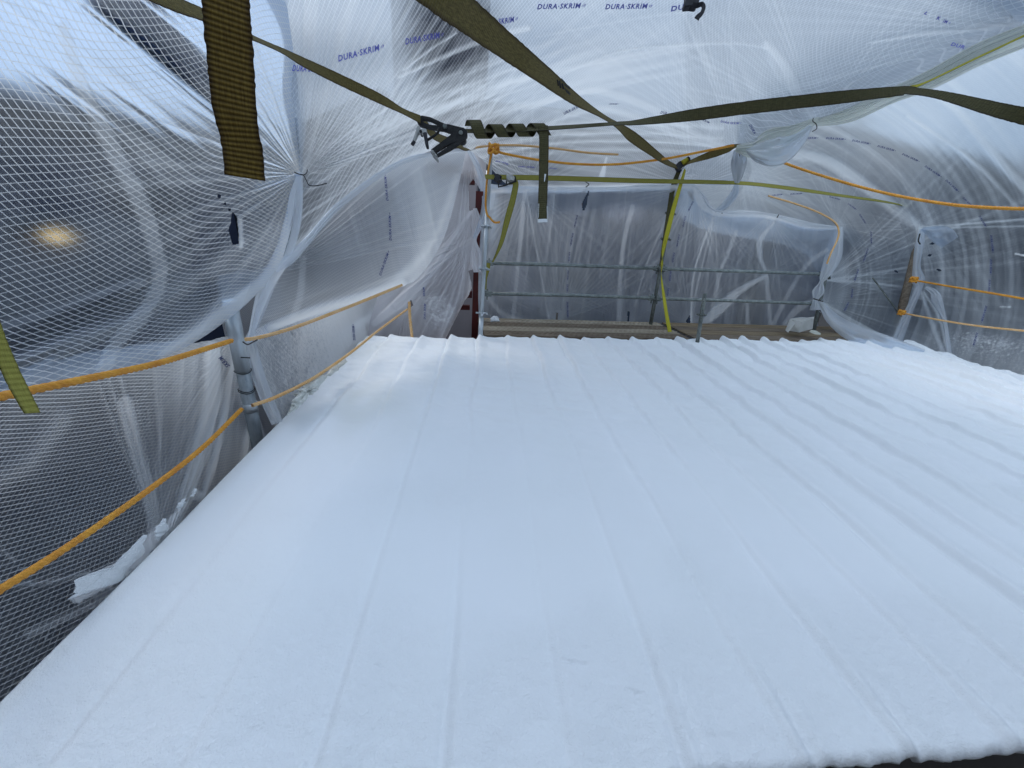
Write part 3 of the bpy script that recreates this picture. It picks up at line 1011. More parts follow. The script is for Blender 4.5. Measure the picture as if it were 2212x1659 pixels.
def yb(x):
    return 6.12 + 0.085 * x


def sheet_far_wall():
    b = 0.16
    def W(px, py, off=0.0):
        return PY(px, py, 6.12 + off, 0.085)
    rows = [
        [W(1036, 396), W(1140, 402), W(1270, 403), W(1400, 401), W(1498, 402), W(1545, 456), W(1655, 463), W(1735, 487), W(1812, 492)],
        [W(1040, 470, .1), W(1135, 470, .25), W(1262, 470, .3), W(1390, 470, .3), W(1480, 480, .25), W(1535, 510, .2), W(1645, 520, .22), W(1722, 530, .15), W(1800, 530, .02)],
        [W(1040, 540, .15), W(1128, 545, .3), W(1252, 550, .38), W(1375, 550, .38), W(1462, 555, .3), W(1525, 565, .25), W(1630, 575, .25), W(1705, 585, .12), W(1785, 580, .02)],
        [W(1040, 620, .1), W(1122, 625, .2), W(1242, 630, .25), W(1362, 630, .25), W(1450, 640, .2), W(1515, 650, .15), W(1620, 655, .15), W(1690, 660, .1), W(1764, 650, .02)],
        [W(1040, 694), W(1120, 694), W(1235, 697), W(1355, 699), W(1445, 702), W(1510, 704), W(1610, 708), W(1680, 712), W(1768, 716)],
        [W(1040, 712), W(1120, 712), W(1235, 715), W(1355, 717), W(1445, 720), W(1510, 722), W(1610, 726), W(1680, 730), W(1768, 734)],
    ]
    S = Sheet(rows, 640, 340)
    S.k = 1.3
    S.base(0.19, 0.05, 60, 12)
    S.grad([(1100, 440, .15), (1300, 450, .02), (1400, 440, .12), (1500, 450, .10), (1100, 640, .14), (1300, 600, .0), (1600, 500, .08), (1700, 600, .06), (1450, 600, .04), (1550, 650, .02)], 0.7)
    S.streak(97, 7, 200, 0.12, 0.006, 3, None, 2)
    S.streak(100, 3.5, 300, 0.09, 0.003, 13, None, 3)
    S.line([(1133, 415), (1120, 560), (1108, 690)], 8, 0.20, 1.5)
    S.line([(1135, 410), (1150, 490), (1168, 590), (1185, 690)], 4, 0.22, 2, 0.006)
    S.line([(1366, 445), (1345, 540), (1335, 700)], [10, 9, 9], 0.22, 1.5)
    S.line([(1590, 500), (1555, 590), (1540, 660), (1535, 704)], 8, 0.20, 1.5)
    S.line([(1450, 450), (1400, 560), (1370, 660)], 3, 0.22, 2, 0.005)
    S.line([(1540, 470), (1500, 580), (1490, 700)], 4, 0.24, 2, 0.006)
    S.line([(1525, 500), (1495, 600), (1492, 700)], 3, 0.2, 2, 0.006)
    S.line([(1670, 480), (1640, 520), (1642, 560), (1655, 592)], [5, 12, 9, 5], 0.30, 2, 0.01)
    S.line([(1655, 596), (1600, 625), (1550, 670), (1512, 703)], [5, 14, 22, 10], 0.36, 2, 0.012)
    S.line([(1655, 600), (1660, 660), (1664, 708)], 9, 0.22, 2, 0.005)
    S.line([(1785, 540), (1740, 575), (1700, 640), (1668, 705)], 9, 0.20, 2)
    S.line([(1612, 640), (1615, 706)], [3, 10], 0.26, 2)
    S.line([(1770, 640), (1720, 670), (1690, 705)], [6, 14, 6], 0.28, 3, 0.008)
    S.line([(1490, 700), (1500, 640), (1540, 480)], 3, 0.22, 2)
    S.fan(1140, 407, 150, 60, 0.28, 0.008, 4, 20, 170, 2)
    S.fan(1205, 694, 190, 90, 0.30, 0.010, 5, 195, 350, 2.2)
    S.fan(1358, 698, 130, 80, 0.24, 0.008, 6, 190, 350, 2.2)
    S.fan(1488, 703, 150, 80, 0.26, 0.008, 7, 190, 350, 2.2)
    S.fan(1500, 402, 170, 80, 0.36, 0.010, 8, 60, 200, 2)
    S.fan(1545, 456, 130, 70, 0.34, 0.008, 9, 40, 150, 2)
    S.fan(1662, 463, 130, 70, 0.34, 0.008, 10, 30, 150, 2)
    S.fan(1655, 596, 70, 60, 0.34, 0.006, 11, -180, 180, 2.2)
    S.fan(1050, 560, 90, 80, 0.28, 0.006, 14, -80, 80, 2.2)
    S.fan(1040, 640, 150, 80, 0.28, 0.010, 15, -10, 80, 2.2)
    S.line([(1050, 640), (1090, 680), (1150, 697)], [4, 10, 6], 0.28, 4)
    S.line([(1498, 400), (1520, 438), (1560, 458), (1660, 464), (1740, 484), (1810, 490)], [10, 22, 16, 12, 14, 8], 0.45, 4, 0.02)
    S.line([(1060, 412), (1170, 407), (1280, 406), (1400, 403), (1500, 402)], 8, 0.34, 4, 0.01)
    S.cut([(1257, 440), (1272, 410), (1266, 442), (1260, 456)])
    S.cut([(1201, 690), (1202, 676), (1205, 677), (1204, 692)])
    S.cut([(1355, 696), (1356, 673), (1359, 674), (1357, 698)])
    S.cut([(1481, 694), (1489, 682), (1490, 703)])
    S.cut([(1590, 451), (1600, 449), (1604, 452), (1598, 453)])
    return S.build('plastic_sheet', M['film_far'], 'dim plastic end wall behind the far guard rails, streaked with vertical creases')


def sheet_right():
    rows = [
        [D(1480, -80, 6.0), D(1650, -150, 5.4), D(1800, -250, 4.8), D(2000, -380, 4.2), D(2250, -560, 3.6), D(2600, -800, 3.2)],
        [D(1480, 200, 6.9), D(1700, 180, 6.5), D(1850, 110, 6.0), D(2050, 30, 5.0), D(2300, -80, 4.2), D(2600, -260, 3.6)],
        [D(1470, 290, 6.9), D(1690, 285, 6.75), D(1840, 250, 6.6), D(2030, 200, 5.8), D(2290, 130, 4.8), D(2600, 40, 3.9)],
        [D(1470, 380, 6.9), D(1690, 370, 6.9), D(1830, 365, 6.9), D(2000, 340, 6.6), D(2270, 310, 5.2), D(2600, 270, 4.15)],
        [D(1480, 475, 7.0), D(1700, 500, 7.2), D(1830, 455, 7.15), D(1990, 488, 7.0), D(2250, 480, 5.5), D(2600, 470, 4.25)],
        [D(1700, 530, 7.2), D(1800, 515, 7.0), D(1880, 530, 7.3), D(1988, 560, 7.05), D(2250, 600, 5.5), D(2600, 640, 4.25)],
        [D(1768, 600, 6.85), D(1800, 600, 7.0), D(1880, 610, 7.2), D(1980, 640, 7.0), D(2240, 700, 5.45), D(2600, 780, 4.2)],
        [D(1760, 660, 6.75), D(1800, 670, 6.8), D(1860, 690, 6.85), D(1965, 705, 6.8), D(2225, 790, 5.3), D(2600, 900, 4.15)],
        [D(1762, 668, 6.7), D(1835, 735, 6.5), D(1880, 760, 6.5), D(1985, 770, 6.4), D(2225, 850, 5.25), D(2600, 980, 4.1)],
    ]
    S = Sheet(rows, 620, 520)
    S.k = 1.3
    S.base(0.16, 0.05, 80, 15)
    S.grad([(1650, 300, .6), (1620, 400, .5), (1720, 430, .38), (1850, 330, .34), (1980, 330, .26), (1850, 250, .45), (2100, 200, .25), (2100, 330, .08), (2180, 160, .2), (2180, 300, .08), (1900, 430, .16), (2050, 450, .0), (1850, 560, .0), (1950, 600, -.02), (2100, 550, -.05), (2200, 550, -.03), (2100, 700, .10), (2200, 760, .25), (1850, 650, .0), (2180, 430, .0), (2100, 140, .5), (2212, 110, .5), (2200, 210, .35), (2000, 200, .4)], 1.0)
    # the sheet hangs in nested arcs
    S.streak(0, 12, 420, 0.20, 0.010, 5, None, 1.8, curve=(1560, 600, 1.25))
    S.streak(0, 5, 500, 0.12, 0.004, 6, None, 2.5, curve=(1560, 600, 1.25))
    S.line([(1700, 330), (1790, 350), (1880, 410), (1960, 470), (1992, 490)], [14, 22, 24, 22, 8], 0.30, 7, 0.016)
    S.line([(2000, 190), (2070, 240), (2140, 320), (2230, 420)], [10, 16, 18, 18], 0.26, 6, 0.012)
    S.line([(1960, 250), (2040, 300), (2120, 360), (2200, 450)], [5, 8, 8, 8], 0.22, 4, 0.008)
    S.fan(1990, 492, 120, 60, 0.20, 0.010, 7, -180, 180, 2.2)
    S.line([(1992, 491), (2100, 482), (2230, 472)], 4, 0.35, 2, 0.01)
    S.line([(1992, 493), (2100, 490), (2230, 488)], 3, 0.3, 2, 0.01)
    S.fan(1808, 488, 90, 90, 0.42, 0.008, 8, -140, 70, 2)
    S.fan(1776, 604, 330, 110, 0.44, 0.010, 9, -50, 15, 2.4)
    S.fan(1762, 650, 150, 110, 0.42, 0.010, 10, -60, 80, 2.2)
    S.line([(1785, 605), (1880, 592), (1985, 575)], 4, 0.26, 2)
    S.line([(1785, 606), (1880, 612), (1975, 625)], 5, 0.26, 2)
    S.line([(1778, 604), (1850, 560), (1945, 480)], 4, 0.25, 3)
    S.line([(1765, 655), (1850, 730), (1930, 760), (2000, 780)], [6, 22, 26, 20], 0.34, 6, 0.014)
    S.line([(1768, 650), (1850, 700), (1940, 745)], [4, 9, 6], 0.30, 3, 0.01)
    S.line([(1990, 495), (1984, 560), (1978, 600)], [10, 12, 10], 0.34, 3, 0.01)
    S.line([(1978, 600), (1985, 620), (1992, 640)], 14, 0.2, 6)
    S.line([(1990, 630), (2010, 690), (2040, 770)], [4, 9, 10], 0.34, 3, 0.012)
    S.line([(1995, 630), (2030, 690), (2050, 770)], [3, 6, 6], 0.34, 2, 0.01)
    S.line([(1975, 630), (1945, 700), (1925, 745)], [8, 12, 12], 0.20, 4)
    S.streak(60, 8, 130, 0.12, 0.006, 11, (2110, 620, 110, 90, -40), 2)
    S.line([(1960, 760), (2080, 770), (2230, 800)], 70, 0.42, 60, what='spray')
    S.line([(1960, 770), (2080, 785), (2230, 820)], 60, 0.22, 60)
    S.blob(2140, 735, 120, 26, 0.34, 8, 'spray')
    S.line([(2160, 663), (2185, 664)], 3, 0.9, 2, what='spray')
    S.line([(2195, 548), (2230, 556)], 4, 1.0, 3, what='spray')
    S.line([(1600, 330), (1615, 370), (1600, 400), (1560, 455)], 14, -0.22, 3, 0.01)
    S.fan(1600, 398, 150, 90, 0.34, 0.008, 12, -180, 180, 2.2)
    S.fan(1597, 322, 200, 60, 0.20, 0.008, 16, 10, 90, 2)
    S.blob(2010, 530, 22, 34, 0.16)
    for a, b in (((1931, 585), (1940, 589)), ((2008, 528), (2022, 525)), ((2005, 553), (2014, 550)), ((2025, 583), (2035, 584))):
        S.line([a, b], 2, 0, 1)
        dx, dy = b[0] - a[0], b[1] - a[1]
        S.cut([a, (a[0] + dx * .5, a[1] + dy * .5 - 2.2), b, (a[0] + dx * .5, a[1] + dy * .5 + 2.2)])
    S.cut([(1770, 668), (1790, 692), (1832, 722), (1826, 726), (1788, 706), (1776, 694)])
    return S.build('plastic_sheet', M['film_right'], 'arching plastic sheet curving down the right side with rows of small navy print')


S1 = sheet_left_upper()
S2 = sheet_left_lower()
SA = sheet_ceiling()
SCu = sheet_curtain()
SL = sheet_left_far()
SE = sheet_corner()
SW = sheet_far_wall()
SR = sheet_right()


def sheet_netting():
    rows = [[PX(462, 600, -1.75), PX(530, 590, -1.75), PX(598, 580, -1.72)],
            [PX(480, 700, -1.76), PX(545, 700, -1.80), PX(606, 690, -1.72)],
            [PX(510, 820, -1.74), PX(565, 820, -1.78), PX(618, 810, -1.70)],
            [PX(545, 990, -1.70), PX(590, 985, -1.72), PX(640, 980, -1.66)]]
    S = Sheet(rows, 60, 160)
    S.base(0.02, 0.03, 30, 3)
    S.line([(575, 860), (590, 900), (600, 930)], 16, 0.8, 12, what='spray')
    S.cut([(560, 700), (575, 690), (590, 700), (580, 780), (566, 760)])
    return S.build('torn_netting', M['film_lower'], 'torn strip of plastic netting in the dark gap behind the near pole')


sheet_netting()


# ---- gathered folds, hems: corrugated strips
def pleat(parent, name, path, mat, op=0.75, n=9, rough=0.25, seed=0, nl=90, bulge=0.13, spray=0.0, label=None):
    """path (px,py,depth,width_px)"""
    c = catmull(np.array(path, float), nl)
    C = np.array([D(*r_[:3]) for r_ in c])
    T = np.gradient(C, axis=0)
    T /= np.linalg.norm(T, axis=1)[:, None]
    view = C - EYE
    view /= np.linalg.norm(view, axis=1)[:, None]
    side = np.cross(T, view)
    side /= np.linalg.norm(side, axis=1)[:, None]
    wd = c[:, 3] * c[:, 2] / F
    nu = 5 * n
    s = np.linspace(-1, 1, nu)
    k = np.arange(nl) / nl
    prof = vnoise(s[None] * n * 0.5 + 10, k[:, None] * 4 + seed, seed) - 0.5
    P = C[:, None] + side[:, None] * (s[None, :, None] * wd[:, None, None] / 2)
    P = P - view[:, None] * ((bulge * np.sqrt(np.maximum(1 - s ** 2, 0))[None] + rough * prof) * wd[:, None])[..., None]
    uv = np.stack(np.broadcast_arrays(k[:, None] * 1.0, (s[None] * wd[:, None])), -1)
    ops = op + 0.35 * prof
    me, _ = grid_mesh(name, P, uv, {'op': np.clip(ops, 0.1, 0.95), 'spray': np.full(P.shape[:2], spray)})
    o = link(name, me, mat, parent)
    if label:
        o['label'] = label
    return o


# band below the first tie
pleat(S1.obj, 'gathered_fold', [(648, 372, 3.17, 10), (641, 420, 3.1, 24), (632, 480, 3.05, 32), (612, 545, 3.0, 34), (580, 605, 2.9, 30), (560, 660, 2.8, 20), (545, 715, 2.72, 12), (538, 740, 2.7, 8)], M['film_far'], 0.75, 7, 0.35, 3)
pleat(S1.obj, 'gathered_fold', [(648, 378, 3.16, 8), (600, 392, 3.05, 12), (540, 402, 2.9, 8)], M['film_far'], 0.35, 5, 0.3, 5)
# band beside the near pole
pleat(SL.obj, 'gathered_fold', [(540, 735, 2.72, 20), (552, 790, 2.66, 24), (572, 850, 2.66, 24), (590, 893, 2.68, 24), (599, 914, 2.70, 22)], M['film_far'], 0.72, 6, 0.3, 6)
pleat(SL.obj, 'gathered_fold', [(588, 605, 2.95, 16), (570, 650, 2.85, 18), (552, 700, 2.75, 14), (536, 735, 2.70, 12)], M['film_far'], 0.6, 6, 0.3, 8)
# canopy hem along the right
pleat(SA.obj, 'gathered_hem', [(1590, 320, 4.95, 12), (1625, 322, 4.8, 34), (1665, 308, 4.6, 56), (1712, 288, 4.35, 34), (1760, 262, 4.08, 14), (1775, 262, 4.05, 18), (1840, 244, 3.85, 34), (1930, 205, 3.52, 32), (2010, 172, 3.28, 40), (2110, 120, 3.0, 46), (2212, 78, 2.78, 46), (2330, 30, 2.55, 46)], M['yellow_film'], 0.66, 13, 0.5, 4, 260, 0.15)
pleat(SA.obj, 'hanging_lap', [(1612, 322, 4.85, 8), (1645, 328, 4.65, 42), (1685, 326, 4.45, 56), (1722, 304, 4.27, 34), (1752, 272, 4.12, 8)], M['film_far'], 0.5, 9, 0.25, 9, 90, 0.4)
pleat(SA.obj, 'gathered_fold', [(1594, 322, 5.0, 16), (1596, 350, 5.3, 30), (1594, 380, 5.7, 20), (1592, 396, 6.0, 8)], M['film_far'], 0.4, 6, 0.2, 2, 60)
pleat(SA.obj, 'gathered_fold', [(1592, 396, 6.1, 8), (1585, 420, 6.3, 16), (1565, 445, 6.4, 16), (1545, 458, 6.4, 8)], M['film_far'], 0.35, 6, 0.2, 2, 60)
pleat(SW.obj, 'gathered_hem', [(1050, 398, 6.0, 5), (1100, 408, 6.05, 8), (1140, 405, 6.05, 4), (1200, 408, 6.1, 8), (1270, 406, 6.15, 5), (1380, 403, 6.2, 8), (1500, 401, 6.25, 6)], M['film_far'], 0.85, 5, 0.4, 31, 120)
pleat(SW.obj, 'gathered_hem', [(1498, 402, 6.25, 6), (1515, 432, 6.3, 20), (1543, 456, 6.3, 7), (1600, 464, 6.4, 20), (1656, 463, 6.45, 7), (1700, 478, 6.5, 18), (1750, 489, 6.6, 16), (1810, 492, 6.6, 6)], M['film_far'], 0.8, 7, 0.4, 32, 160)
pleat(SA.obj, 'gathered_hem', [(596, 585, 2.9, 8), (625, 560, 3.0, 20), (664, 520, 3.2, 14), (736, 441, 3.65, 12), (869, 350, 4.25, 10), (1000, 324, 4.85, 6)], M['film_far'], 0.7, 6, 0.3, 33, 160)
# wrapped far corner post film
pleat(SR.obj, 'gathered_fold', [(1812, 490, 6.6, 14), (1806, 520, 6.6, 24), (1798, 560, 6.6, 30), (1780, 598, 6.6, 16), (1774, 610, 6.6, 8), (1768, 630, 6.6, 22), (1762, 648, 6.6, 10), (1760, 670, 6.6, 20)], M['film_far'], 0.62, 8, 0.25, 12, 120)
pleat(SR.obj, 'loose_flap', [(1770, 650, 6.5, 8), (1800, 690, 6.3, 24), (1850, 722, 6.1, 36), (1920, 745, 6.0, 34), (2000, 765, 5.9, 14)], M['film_far'], 0.5, 8, 0.15, 22, 120)
pleat(SR.obj, 'gathered_fold', [(1993, 494, 6.75, 10), (1986, 530, 6.75, 14), (1980, 575, 6.75, 12), (1984, 605, 6.7, 20), (1982, 628, 6.7, 12), (1960, 680, 6.65, 14), (1936, 742, 6.5, 18)], M['film_far'], 0.5, 7, 0.25, 13, 120)
pleat(SR.obj, 'loose_flap', [(1992, 494, 6.7, 6), (2030, 506, 6.6, 34), (2052, 524, 6.5, 30)], M['film_far'], 0.22, 6, 0.2, 18, 50)
pleat(SR.obj, 'loose_flap', [(2000, 620, 6.6, 6), (2018, 632, 6.5, 12), (2024, 650, 6.4, 16), (2040, 690, 6.3, 7), (2052, 770, 6.0, 7)], M['film_far'], 0.55, 6, 0.3, 19, 60)
pleat(SE.obj, 'gathered_fold', [(1012, 322, 5.2, 10), (1036, 370, 5.2, 12), (1047, 425, 5.2, 12), (1043, 470, 5.2, 14), (1024, 515, 5.2, 7)], M['film_far'], 0.5, 7, 0.3, 14, 80)
pleat(SE.obj, 'gathered_fold', [(1026, 450, 5.2, 8), (1030, 485, 5.2, 22), (1025, 518, 5.2, 9), (1029, 550, 5.2, 22), (1031, 588, 5.2, 16)], M['film_red'], 0.9, 7, 0.3, 17, 80)
pleat(SE.obj, 'gathered_fold', [(1045, 440, 5.25, 6), (1038, 560, 5.25, 6), (1036, 640, 5.25, 6), (1038, 700, 5.25, 5)], M['film_far'], 0.5, 7, 0.3, 15, 80)


# ------------------------------------------------------------------ printed lettering
_font_cache = {}


def text_verts(s, hatch=True):
    if (s, hatch) in _font_cache:
        return _font_cache[(s, hatch)]
    cu_ = bpy.data.curves.new('t', 'FONT')
    cu_.body = s
    cu_.size = 1.0
    cu_.shear = 0.32
    cu_.offset = 0.03
    cu_.space_character = 1.14
    cu_.resolution_u = 2
    ob = bpy.data.objects.new('t', cu_)
    COL.objects.link(ob)
    dg = bpy.context.evaluated_depsgraph_get()
    me = bpy.data.meshes.new_from_object(ob.evaluated_get(dg))
    V = [tuple(v.co[:2]) for v in me.vertices]
    Fc = [tuple(p.vertices) for p in me.polygons]
    bpy.data.objects.remove(ob)
    bpy.data.meshes.remove(me)
    V = np.array(V)
    if hatch:
        x = V[:, 0].max() + 0.08
        for k in range(4):
            a = k * 0.13
            b0 = len(V)
            h = 0.26 if k in (0, 3) else 0.42
            yc = 0.34
            V = np.concatenate([V, [[x + a, yc - h / 2 - .05 + .1 * (k % 2)], [x + a + .07, yc - h / 2 - .05 + .1 * (k % 2)], [x + a + .07 + h * .6, yc + h / 2], [x + a + h * .6, yc + h / 2]]])
            Fc.append((b0, b0 + 1, b0 + 2, b0 + 3))
    V[:, 0] -= V[:, 0].min()
    wdt = V[:, 0].max()
    V = V / np.array([wdt, 0.72])
    _font_cache[(s, hatch)] = (V, Fc)
    return _font_cache[(s, hatch)]


def lettering(S, x0, y0, x1, y1, h, s='DURA·SKRIM', hatch=True, mat='ink', bow=0.0, flip=1, kk=0.996):
    V, Fc = text_verts(s, hatch)
    d = np.array([x1 - x0, y1 - y0], float)
    L = np.linalg.norm(d)
    e = d / L
    nrm = np.array([e[1], -e[0]]) * flip
    pts = []
    for a, b in V:
        p = np.array([x0, y0]) + e * a * L + nrm * (b * h + bow * math.sin(math.pi * a))
        q = S.hit(*p, kk)
        if q is None:
            q = S.hit(x0 + e[0] * a * L, y0 + e[1] * a * L)
            if q is None:
                return
        pts.append(q)
    me = bpy.data.meshes.new('printed_lettering')
    me.from_pydata([tuple(p) for p in pts], [], Fc)
    link('printed_lettering', me, M[mat], S.obj)


for a in ((631, 153, 706, 156, 13), (731, 133, 832, 105, 13), (876, 96, 960, 80, 13), (1040, 58, 1120, 46, 12), (1160, 20, 1266, 17, 11), (1307, 20, 1410, 18, 11)):
    lettering(SA, *a)
lettering(SA, 1449, 25, 1490, 17, 11, 'DUR', False)
lettering(SA, 1219, 248, 1258, 229, 6, 'URA·SKRIM', False, 'ink_dark')
lettering(SA, 1426, 245, 1440, 248, 6, 'DUR', False, 'ink_dark')
lettering(SA, 1316, 226, 1338, 226, 3, 'SKRIM', True, 'ink_dark')
lettering(SA, 1508, 256, 1532, 267, 4, 'A·SKRIM', False, 'ink_dark')
lettering(SA, 1556, 264, 1601, 268, 4.5, bow=-2)
lettering(SA, 1618, 270, 1628, 290, 6, 'DURA', False, 'ink_dark')
lettering(SA, 1070, 350, 1100, 358, 3.5, mat='ink', bow=2)
lettering(SA, 1119, 361, 1158, 363, 3, mat='ink')
lettering(SA, 1186, 364, 1204, 366, 2.5, mat='ink')
lettering(SA, 1995, 30, 2003, 33, 7, 'L', False)
lettering(SA, 2022, 42, 2032, 44, 8, 'K', False)
lettering(SA, 2036, 48, 2052, 54, 8, 'IM', True)
lettering(SA, 2053, 98, 2082, 106, 8, 'DUR', False)
for a in ((1726, 300, 1768, 300), (1784, 300, 1827, 303), (1840, 305, 1881, 313), (1895, 317, 1935, 328), (1948, 334, 1986, 351), (1997, 360, 2033, 384), (2042, 390, 2070, 416), (2079, 428, 2098, 447), (2114, 467, 2129, 492), (2139, 508, 2143, 546), (2139, 560, 2138, 594), (2136, 604, 2134, 636), (2129, 660, 2118, 697), (2109, 718, 2100, 748)):
    lettering(SR, *a, 4.2, mat='ink_dark')
for a in ((1667, 424, 1692, 421), (1707, 421, 1735, 419), (1791, 426, 1816, 433), (1831, 441, 1849, 454), (1856, 464, 1869, 484), (1880, 500, 1881, 528), (1874, 536, 1863, 566), (1853, 581, 1844, 608), (1840, 624, 1838, 644), (1832, 652, 1822, 672)):
    lettering(SR, *a, 3.2, mat='ink_dark')
for a in ((1246, 464, 1239, 492), (1236, 503, 1231, 531), (1229, 544, 1227, 566), (1226, 584, 1224, 606), (1224, 614, 1224, 630), (1224, 652, 1225, 688), (1496, 434, 1485, 456), (1479, 466, 1473, 492), (1466, 506, 1460, 534), (1455, 545, 1451, 568), (1448, 580, 1445, 610), (1443, 622, 1440, 640)):
    lettering(SW, *a, 3.4, mat='ink_dark')
for a in ((839, 434, 834, 375), (846, 520, 844, 459), (823, 596, 842, 542)):
    lettering(SCu, *a, 5, mat='ink_dark')
lettering(SE, 918, 640, 917, 620, 4, 'SKRIM', False, 'ink_dark')
lettering(SE, 919, 690, 920, 656, 4, 'DURA·SKRIM', False, 'ink_dark')
lettering(S2, 497, 790, 478, 768, 9, 'SKRIM', False, 'ink_dark')
lettering(SL, 768, 735, 765, 700, 5, mat='ink_dark')
lettering(S1, 636, 482, 630, 446, 12, 'URI', False, kk=0.975)


# ------------------------------------------------------------------ roof
def build_roof():
    root = thing('building', 'low building whose ribbed roof is coated in smooth white spray foam, filling the foreground', 'building')
    nx, ny = 900, 620
    x = np.linspace(-1.36, 6.90, nx)
    t = np.linspace(0, 1, ny)
    Xg, Tg = np.meshgrid(x, t)
    near = 0.545 + 0.035 * Xg + 0.018 * (fbm(Xg * 9, Xg * 0, 3, 4) - .5) + 0.012 * (fbm(Xg * 40, Xg * 0, 5, 3) - .5)
    far = 4.72 + 0.142 * (Xg + 1.12) - 0.0 * Xg
    Yg = near + (far - near) * (Tg ** 1.55)
    # ribs
    ph = (Xg + 1.05) / 0.345
    k = np.round(ph)
    dx = (ph - k) * 0.345
    wob = 0.026 * (vnoise(Yg * 1.7, k * 7.7, 4) - 0.5) * 2
    dx = dx + wob
    amp = 0.50 + 1.0 * vnoise(Yg * 0.8 + 3, k * 3.1, 8)
    amp = amp * (0.45 + 0.55 * sstep(1.8, 4.8, Yg) + 0.40 * sstep(1.4, 0.6, Yg) + 0.35 * sstep(1.0, 2.6, Xg))
    amp = amp * (0.35 + 0.65 * sstep(0.1, 0.9, np.abs(Xg - 0.2) + 0.35 * np.abs(Yg - 2.2)))
    amp = amp * (0.55 + 0.45 * sstep(0.30, 0.62, vnoise(Yg * 1.1 + 9, k * 5.3 + 2, 18)))
    rib = np.exp(-(dx / np.where(dx > 0, 0.078, 0.030)) ** 2) * 0.030 * amp
    crease = -np.exp(-((dx + 0.040) / 0.018) ** 2) * 0.017 * amp
    edge = sstep(0.35, 0.0, far - Yg)
    rib += edge * np.exp(-(dx / 0.028) ** 2) * 0.014
    # flat pans sag slightly between ribs and ripple
    pan = 0.010 * (fbm(Xg * 1.6, Yg * 1.4, 21, 3) - 0.5)
    rip = (fbm(Xg * 2.6 + Yg * .5, Yg * 5.2 + Xg * .6, 31, 4) - 0.5) * 0.075 * sstep(1.5, 3.4, Yg + 0.28 * Xg) * (0.5 + .8 * vnoise(Xg * .6, Yg * .8, 6))
    rip += (fbm(Xg * 1.2, Yg * 8.5, 33, 3) - 0.5) * 0.030 * sstep(1.8, 3.6, Yg + .1 * Xg)
    rmask = sstep(0.34, 0.92, fbm(Xg * 2.0, Yg * 2.2, 41, 3) + 0.38 * sstep(1.5, 0.65, Yg) - 0.05)
    fine = (fbm(Xg * 48, Yg * 52, 51, 4) - 0.5) * 0.0048 * (0.10 + rmask)
    nearlump = (fbm(Xg * 10, Yg * 10, 61, 4) - .5) * 0.020 * sstep(1.0, 0.55, Yg)
    grv = -np.exp(-((dx - 0.004 * k % 3) / 0.022) ** 2) * 0.022 * sstep(0.95, 0.6, Yg) * (0.4 + vnoise(k * 3.3, Yg * 3, 71)) * sstep(0.0, .8, Xg)
    Z = rib + crease + pan + rip + fine + nearlump + grv
    # nicks in the foam
    for pts in ([(1210, 1427), (1235, 1434), (1265, 1436)], [(1407, 1434), (1415, 1445)], [(1366, 1491), (1376, 1498), (1386, 1497)], [(1430, 1405), (1438, 1414)], [(818, 1440), (825, 1446)], [(1160, 1220), (1163, 1226)], [(1100, 1740), (1130, 1760)], [(700, 1545), (706, 1546)]):
        q = np.array([PZ(*p_)[:2] for p_ in pts])
        for p0, p1 in zip(q[:-1], q[1:]):
            d_ = p1 - p0
            t_ = np.clip(((Xg - p0[0]) * d_[0] + (Yg - p0[1]) * d_[1]) / (d_ @ d_), 0, 1)
            Z -= 0.006 * np.exp(-(((Xg - p0[0] - t_ * d_[0]) ** 2 + (Yg - p0[1] - t_ * d_[1]) ** 2) / 0.004 ** 2))
    # rounded borders
    lx = Xg + 1.36
    Z += -0.03 * (1 - np.sqrt(np.clip(1 - (1 - np.clip(lx / 0.035, 0, 1)) ** 2, 0, 1)))
    Z += 0.012 * np.exp(-((lx - 0.09) / 0.05) ** 2)
    rx = 6.90 - Xg
    Z += -0.05 * (1 - np.sqrt(np.clip(1 - (1 - np.clip(rx / 0.1, 0, 1)) ** 2, 0, 1)))
    fy = far - Yg
    Z += -0.03 * (1 - np.sqrt(np.clip(1 - (1 - np.clip(fy / 0.05, 0, 1)) ** 2, 0, 1)))
    ny_ = Yg - near
    Z += -0.030 * (1 - np.sqrt(np.clip(1 - (1 - np.clip(ny_ / 0.03, 0, 1)) ** 2, 0, 1)))
    P = np.stack([Xg, Yg, Z], -1)
    stain = 0.55 * sstep(0.5, 0.75, fbm(Xg * 1.4 + 5, Yg * 0.7, 81, 4)) * sstep(-0.2, -1.1, Xg) * sstep(1.5, 3.0, Yg)
    stain += 0.25 * np.exp(-((lx - 0.02) / 0.05) ** 2)
    # skirts: add a rolled edge all around
    def skirt(P, dz):
        top, bot = P[:1] - [0, -0.012, dz * 0.5], P[-1:] - [0, 0, dz]
        P = np.concatenate([top, P, bot], 0)
        l_, r_ = P[:, :1] - [0, 0, dz], P[:, -1:] - [0, 0, dz]
        return np.concatenate([l_, P, r_], 1)
    def pad(a):
        return np.pad(a, 1, mode='edge')
    P2 = skirt(P, 0.045)
    me, _ = grid_mesh('roof', P2, None, {'rough': pad(rmask), 'stain': pad(stain)})
    roof = link('roof', me, M['foam'], root)
    # drips and lumps hanging on the near edge
    bm = bmesh.new()
    v = [(-1.30, 0.66), (6.8, 0.9), (6.8, 5.78), (-1.30, 4.62)]
    lo = [bm.verts.new((a, b, -4.8)) for a, b in v]
    hi = [bm.verts.new((a, b, -0.10)) for a, b in v]
    for i in range(4):
        bm.faces.new((lo[i], lo[(i + 1) % 4], hi[(i + 1) % 4], hi[i]))
    bm.faces.new(hi)
    from_bm('wall', bm, M['tan_wall'], root)
    return root


build_roof()

